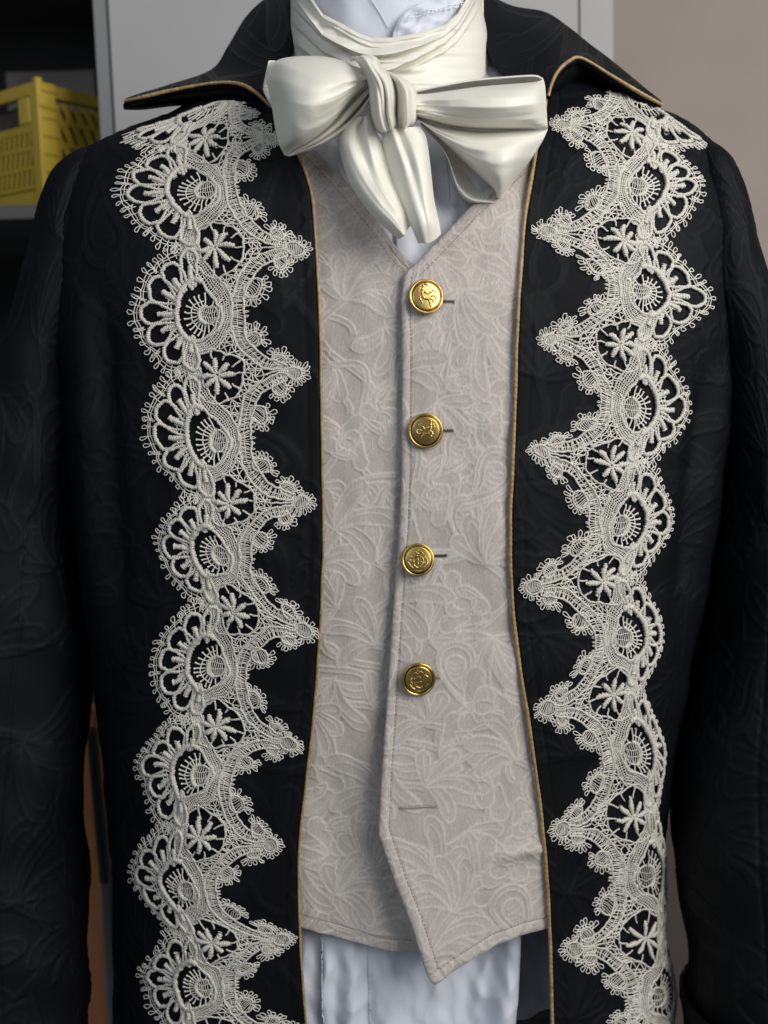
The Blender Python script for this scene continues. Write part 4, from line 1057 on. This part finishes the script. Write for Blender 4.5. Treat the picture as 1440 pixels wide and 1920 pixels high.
# ------------------------------------------------------------------ CRAVAT
crav = thing('cravat', 'cream satin cravat tied in a large floppy bow at the neck', 'cravat', (0.0, 0.0, 0.12))
ZX = lambda X: 480 + np.asarray(X, float) / 2.483
ZY = lambda Y: np.asarray(Y, float) / 2.483
BOWY = 0.018
def satin_patch(name, rows, parent, nv=110, nu=130, thick=0.0005, wr=0.0005, flat=1.0, seed=1, shift=0.0, gather=0.0016, nf=5.5, crease=.75):
    C = A(*rows); G = patch(C, nv, nu); px, py = ZX(G[..., 0]), ZY(G[..., 1])
    zc = G[..., 2]; y = BOWY + shift + ((zc - zc.mean(0)) * flat + zc.mean(0)) / 1000.0
    y = y - wr * wob(px, py, seed, 130) - wr * .25 * wob(px, py, seed + 1, 60)
    u = np.linspace(0, 1, nu)[None]; v = np.linspace(0, 1, nv)[:, None]        # gathers fanning out of the knot, dying away along the ribbon
    env = np.exp(-(u / .30) ** 1.4) * np.sin(math.pi * np.clip(v, .0, 1)) ** .5
    ph = nf * v + .5 * np.sin(5 * v + seed) + .5 * u
    y = y - gather * env * (1 - 2 * np.abs(np.sin(math.pi * ph)) ** .8) * (.6 + .4 * np.sin(seed + 9 * v))
    rg = 1 - 2.2 * np.abs(wob(v * 5 + .9 * u + .3 * np.sin(4 * u + seed), u * .9, seed + 33, 2.2))                    # a few crisp creases
    y = y - .0007 * crease * np.clip(rg, -1, 1) * np.sin(math.pi * v) ** .5
    cr_ = wob(v * 9 + .6 * np.sin(3 * u + seed), u * 1.3, seed + 20, 1.6)                             # long soft creases
    y = y - .00045 * crease * cr_ * np.sin(math.pi * v) ** .5 * (1 - .5 * u)
    return sheet(name, at(px, py, y), M_SATIN, parent, thick=thick, off=0.0)
# neck wrap
def neck_wrap():
    nv, nu = 170, 260
    c = np.sin(np.linspace(-math.pi / 2, math.pi / 2, nu))[None]; v = np.linspace(0, 1, nv)[:, None]
    xl = 545 + 0 * v; xr = 903 + 14 * sm(.25, .8, v)
    cx = .5 * (xl + xr); hw = .5 * (xr - xl)
    px = cx + hw * c
    top = np.interp(px, [545, 560, 605, 640, 672, 697, 738, 786, 834, 858, 876, 890, 903, 918], [-60, -40, 26, 44, 62, 71, 70, 61, 46, 25, -4, -30, -60, -70])
    kt = np.ones(15) / 15
    bot = np.interp(px, [545, 600, 660, 720, 780, 850, 900, 920], [112, 150, 185, 200, 185, 165, 150, 130])
    py = top + (bot - top) * v
    # folds as ridges with a soft upper flank and a sharp lower edge
    def ridge(v0, wu, wd, amp): 
        d = v - v0; return amp * np.where(d < 0, np.exp(-(d / wu) ** 2), np.exp(-(d / wd) ** 2))
    x = (px - 730) / 180.0
    f = ridge(.05 + 0 * x, .07, .03, .0030)
    f = f + ridge(.24 - .05 * x + .10 * np.maximum(-x, 0) - .12 * np.maximum(x, 0) ** 1.5, .15, .022, .0075 * (1 - .5 * sm(.2, .9, x)))
    f = f + ridge(.48 - .10 * x - .25 * np.maximum(x, 0), .18, .020, .0085)
    f = f + ridge(.66 - .02 * x + .1 * np.maximum(-x, 0), .11, .022, .0050 * sm(.3, -.5, x))
    f = f + ridge(.36 + .06 * x, .06, .015, .0040 * sm(.2, -.5, x)) + ridge(.80 + 0 * x, .12, .03, .006 * sm(-.2, -.8, x))
    f = f + ridge(.14 + .05 * x, .05, .015, .0030 * sm(.1, -.4, x)) + ridge(.58 - .30 * x, .06, .02, .0028 * sm(.0, .5, x))
    f = f + .0035 * sm(.52, .95, v - .15 * x) * sm(-.2, .4, x)
    f = f + .0005 * wob(px, py * 2.2, 61, 90) + .0006 * wob(px * .25 + py * .2, py * 2.0, 62, 45)
    b = .0675
    y = NECKY - (b + f) * np.sqrt(np.maximum(1 - c * c, 0)) ** 1.0
    P = at(px, py, y)
    o = sheet('neck_wrap', P, M_SATIN, crav, thick=0.0012)
    th = np.linspace(0, math.pi, 80)[None]        # plain band round the back of the neck
    zt = at(730, -40, NECKY)[2]; zb = at(730, 112, NECKY)[2]
    Lp, Rp = at(545, 40, NECKY), at(912, 40, NECKY); cxw = .5 * (Lp[0] + Rp[0]); hx = .5 * (Rp[0] - Lp[0]) * .955
    zz = np.linspace(zt, zb, 30)[:, None]
    P = np.stack([cxw - hx * np.cos(th) + 0 * zz, NECKY + .060 * np.sin(th) + 0 * zz, zz + 0 * th], -1)
    sheet('back_band', P, M_SATIN, crav, thick=0.0012)
neck_wrap()
# left loop
Lp = thing  # (keeps the name table short)
lo = satin_patch('loop', [
    [(520, 352, 4), (440, 300, 10), (340, 268, 14), (230, 262, 18), (130, 272, 22), (64, 300, 24)],
    [(522, 356, -4), (446, 312, -10), (342, 284, -10), (230, 276, -6), (128, 284, 2), (56, 318, 14)],
    [(524, 362, -10), (450, 345, -22), (345, 335, -28), (232, 335, -26), (132, 340, -16), (50, 368, 6)],
    [(524, 368, -12), (452, 375, -26), (350, 400, -36), (236, 418, -38), (140, 420, -28), (62, 430, 0)],
    [(523, 374, -12), (450, 405, -25), (354, 460, -35), (242, 500, -39), (150, 512, -31), (76, 502, -4)],
    [(522, 379, -11), (446, 436, -20), (352, 522, -28), (243, 585, -33), (160, 602, -28), (90, 590, -7)],
    [(521, 383, -9), (441, 458, -14), (350, 560, -20), (244, 636, -24), (168, 664, -21), (108, 668, -9)],
    [(520, 386, -4), (440, 468, -4), (352, 576, -6), (250, 656, -8), (180, 690, -8), (134, 724, -4)]], crav, seed=3)
lo['label'] = "smooth loop of the bow on the viewer's left"
satin_patch('loop_fold', [
    [(520, 384, 6), (440, 462, 6), (350, 570, 6), (246, 650, 4), (136, 722, 2)],
    [(523, 405, -6), (452, 482, -10), (362, 584, -9), (258, 660, -7), (142, 724, -2)],
    [(526, 425, -10), (462, 505, -11), (376, 592, -10), (272, 664, -8), (147, 725, -2)],
    [(527, 440, -3), (466, 516, -4), (384, 598, -5), (280, 666, -4), (149, 725.5, -1)],
    [(528, 458, -10), (472, 532, -12), (394, 606, -10), (290, 670, -7), (152, 726, -2)],
    [(528, 475, -7), (476, 545, -8), (402, 614, -6), (300, 675, -3), (156, 727, 0)],
    [(526, 485, 6), (476, 552, 8), (402, 619, 9), (302, 679, 8), (158, 728, 6)]], lo, seed=5)
satin_patch('loop_back', [
    [(500, 360, 12), (330, 300, 26), (160, 290, 32), (70, 282, 30), (58, 290, 28)],
    [(500, 380, 14), (330, 400, 34), (150, 380, 38), (50, 380, 36), (36, 395, 30)],
    [(500, 400, 14), (330, 480, 34), (160, 480, 38), (52, 440, 36), (38, 430, 30)],
    [(500, 430, 12), (330, 600, 24), (200, 640, 28), (110, 560, 28), (70, 480, 26)]], lo, seed=6, nv=50, nu=60)
# right loop: upper ribbon, its back layer, and the lower hanging pocket
ro = satin_patch('loop', [
    [(740, 440, 8), (800, 438, 6), (900, 424, 4), (1030, 406, 2), (1170, 394, 2), (1290, 384, 4), (1338, 372, 10)],
    [(740, 446, -6), (800, 446, -6), (900, 434, -10), (1030, 418, -12), (1170, 406, -12), (1290, 396, -8), (1344, 396, 6)],
    [(742, 462, -12), (800, 462, -14), (905, 456, -22), (1035, 446, -26), (1172, 438, -26), (1292, 430, -18), (1348, 440, 0)],
    [(742, 488, -14), (805, 492, -14), (910, 500, -24), (1040, 500, -31), (1176, 496, -31), (1296, 490, -22), (1351, 500, -2)],
    [(742, 514, -12), (810, 524, -17), (915, 540, -20), (1044, 548, -25), (1180, 548, -25), (1300, 546, -17), (1354, 552, -1)],
    [(742, 534, -10), (812, 548, -13), (918, 572, -15), (1048, 584, -17), (1182, 586, -16), (1302, 584, -10), (1357, 588, 1)],
    [(742, 545, 0), (812, 562, -2), (918, 590, -2), (1048, 600, -3), (1184, 601, -2), (1304, 599, 1), (1358, 597, 6)]], crav, seed=8)
ro['label'] = "wide gathered loop of the bow on the viewer's right"
satin_patch('loop_back', [
    [(742, 424, 12), (850, 400, 14), (1000, 372, 14), (1150, 358, 13), (1290, 350, 12), (1332, 362, 12)],
    [(742, 430, 8), (850, 406, 6), (1000, 378, 5), (1150, 364, 5), (1290, 356, 6), (1338, 372, 10)],
    [(742, 440, 14), (850, 425, 20), (1000, 405, 24), (1150, 392, 24), (1290, 380, 20), (1340, 384, 14)],
    [(742, 500, 16), (850, 500, 28), (1000, 500, 32), (1150, 495, 32), (1290, 480, 28), (1344, 480, 18)]], ro, seed=9, nv=60)
satin_patch('loop_fold', [
    [(748, 540, 4), (850, 575, 6), (960, 592, 6), (1100, 598, 6), (1240, 598, 8), (1358, 596, 10)],
    [(750, 552, -4), (850, 592, -5), (960, 612, -7), (1100, 618, -8), (1236, 620, -6), (1354, 612, 4)],
    [(756, 560, -8), (852, 612, -12), (965, 650, -18), (1096, 668, -22), (1216, 670, -18), (1330, 662, 2)],
    [(766, 566, -8), (854, 626, -12), (972, 690, -20), (1090, 726, -28), (1190, 734, -25), (1284, 734, 0)],
    [(776, 572, -6), (858, 638, -9), (985, 728, -18), (1092, 790, -27), (1168, 806, -24), (1240, 792, 0)],
    [(784, 576, -4), (862, 646, -5), (1000, 762, -13), (1100, 842, -20), (1150, 866, -18), (1196, 848, 2)],
    [(790, 580, 0), (866, 652, 0), (1008, 782, -6), (1108, 872, -10), (1130, 912, -8), (1150, 912, 4)],
    [(790, 582, 6), (866, 656, 8), (1008, 788, 6), (1106, 878, 4), (1118, 918, 4), (1126, 936, 8)]], ro, seed=10)
satin_patch('loop_pocket', [
    [(790, 545, 12), (890, 600, 14), (1000, 690, 16), (1100, 780, 16), (1140, 850, 12), (1136, 915, 6)],
    [(764, 574, 12), (858, 660, 15), (954, 770, 18), (1046, 850, 19), (1100, 894, 14), (1122, 934, 5)],
    [(772, 582, 8), (868, 690, 6), (944, 810, 10), (1030, 876, 15), (1090, 908, 11), (1120, 938, 3)],
    [(782, 590, 4), (878, 706, 0), (940, 845, -1), (1010, 902, 4), (1072, 924, 3), (1114, 941, 1)],
    [(792, 598, 6), (886, 720, -3), (938, 866, -8), (998, 926, -8), (1060, 938, -6), (1110, 943, -1)],
    [(800, 606, 14), (890, 728, 6), (936, 876, 4), (985, 940, 4), (1050, 947, 4), (1106, 946, 6)]], ro, seed=11, nv=70, nu=80)
# tails
tl = satin_patch('tail', [
    [(470, 545, 2), (408, 590, 8), (388, 660, 6), (408, 765, 2), (450, 872, -3), (520, 975, -9), (596, 1054, -13), (664, 1112, -14)],
    [(480, 545, -6), (428, 595, -4), (412, 668, -7), (436, 765, -10), (480, 868, -15), (545, 965, -21), (618, 1040, -24), (684, 1102, -20)],
    [(492, 545, -8), (456, 600, -9), (450, 680, -13), (476, 770, -16), (518, 862, -20), (575, 950, -25), (638, 1025, -27), (690, 1095, -22)],
    [(502, 542, -4), (486, 600, -3), (494, 685, -7), (518, 772, -13), (552, 856, -20), (600, 938, -24), (654, 1012, -26), (694, 1088, -21)],
    [(510, 540, -9), (512, 600, -12), (532, 690, -15), (554, 772, -17), (582, 850, -20), (622, 928, -23), (668, 1002, -24), (698, 1080, -20)],
    [(518, 535, -6), (532, 598, -8), (562, 690, -9), (588, 775, -11), (610, 850, -14), (642, 926, -17), (682, 998, -18), (702, 1072, -17)],
    [(526, 530, 4), (550, 595, 4), (596, 688, 2), (624, 776, -1), (642, 852, -4), (672, 922, -8), (712, 985, -10), (718, 1052, -13)]], crav, seed=14, shift=-0.007, flat=.6, gather=.0008, nf=2.2, crease=.25)
tl['label'] = 'tapering end of the cravat hanging leftmost below the knot'
tl = satin_patch('tail', [
    [(584, 600, 2), (588, 640, 6), (602, 732, 3), (628, 830, -2), (678, 955, -9), (726, 1060, -13), (758, 1134, -14)],
    [(610, 600, -6), (618, 640, -7), (640, 730, -9), (668, 825, -13), (712, 945, -20), (752, 1048, -24), (778, 1130, -19)],
    [(640, 598, -12), (650, 642, -15), (676, 735, -19), (702, 828, -21), (738, 940, -25), (770, 1042, -27), (788, 1134, -21)],
    [(665, 596, -5), (676, 644, -9), (710, 738, -17), (736, 830, -20), (762, 938, -24), (788, 1038, -26), (800, 1134, -21)],
    [(700, 594, -11), (718, 644, -17), (748, 738, -22), (768, 830, -23), (786, 936, -25), (806, 1036, -25), (814, 1128, -20)],
    [(735, 592, -7), (762, 640, -11), (782, 735, -15), (796, 830, -17), (808, 934, -19), (826, 1034, -20), (834, 1115, -17)],
    [(762, 588, 4), (790, 636, 3), (806, 732, 0), (817, 832, -3), (829, 934, -7), (850, 1030, -10), (860, 1090, -12)]], crav, seed=15, shift=-0.008, flat=.6, gather=.0008, nf=2.2, crease=.25)
tl['label'] = 'straighter end of the cravat hanging from the middle of the knot'
# knot: gathered band, drawn as a bulging sleeve with lengthwise folds
def knot():
    nv, nu = 120, 130
    left = crom(A([436, 285], [455, 268], [500, 330], [522, 400], [528, 470], [538, 540], [560, 605], [600, 628]), nv)
    right = crom(A([500, 258], [556, 268], [588, 318], [640, 372], [658, 440], [656, 520], [660, 575], [640, 608]), nv)
    u = np.linspace(0, 1, nu)[None, :, None]; G = left[:, None] * (1 - u) + right[:, None] * u
    uu = u[..., 0]; vv = np.linspace(0, 1, nv)[:, None]
    bul = np.sqrt(np.maximum(0, 1 - (2 * uu - 1) ** 2))
    fold = 2.2 * np.sin(2 * math.pi * (uu * 2.6 + .35 * vv + .15 * np.sin(3 * vv))) * bul + 1.2 * np.sin(2 * math.pi * (uu * 5.3 - .5 * vv)) * bul * sm(.0, .5, vv)
    y = 10 - 34 * bul * (.55 + .45 * np.sin(math.pi * np.clip(vv * .95 + .05, 0, 1))) - fold * 1.2 + 16 * (1 - sm(0, .22, vv)) + 14 * sm(.9, 1, vv)
    P = at(ZX(G[..., 0]), ZY(G[..., 1]), BOWY + y / 1000 - .010)
    o = sheet('knot', P, M_SATIN, crav, thick=.001, off=0)
    left = crom(A([592, 330], [640, 375], [652, 440], [652, 520], [655, 585], [672, 604]), nv)
    right = crom(A([628, 340], [690, 372], [738, 412], [750, 480], [746, 560], [706, 602]), nv)
    G = left[:, None] * (1 - u) + right[:, None] * u
    fold = 2.6 * np.sin(2 * math.pi * (uu * 2.2 + .2 * vv)) * bul
    y = 8 - 28 * bul * (.5 + .5 * np.sin(math.pi * np.clip(vv * .9 + .1, 0, 1))) - fold * 1.2 + 12 * (1 - sm(0, .2, vv)) + 12 * sm(.88, 1, vv)
    P = at(ZX(G[..., 0]), ZY(G[..., 1]), BOWY + y / 1000 - .006)
    sheet('knot_fold', P, M_SATIN, o, thick=.001, off=0)
knot()
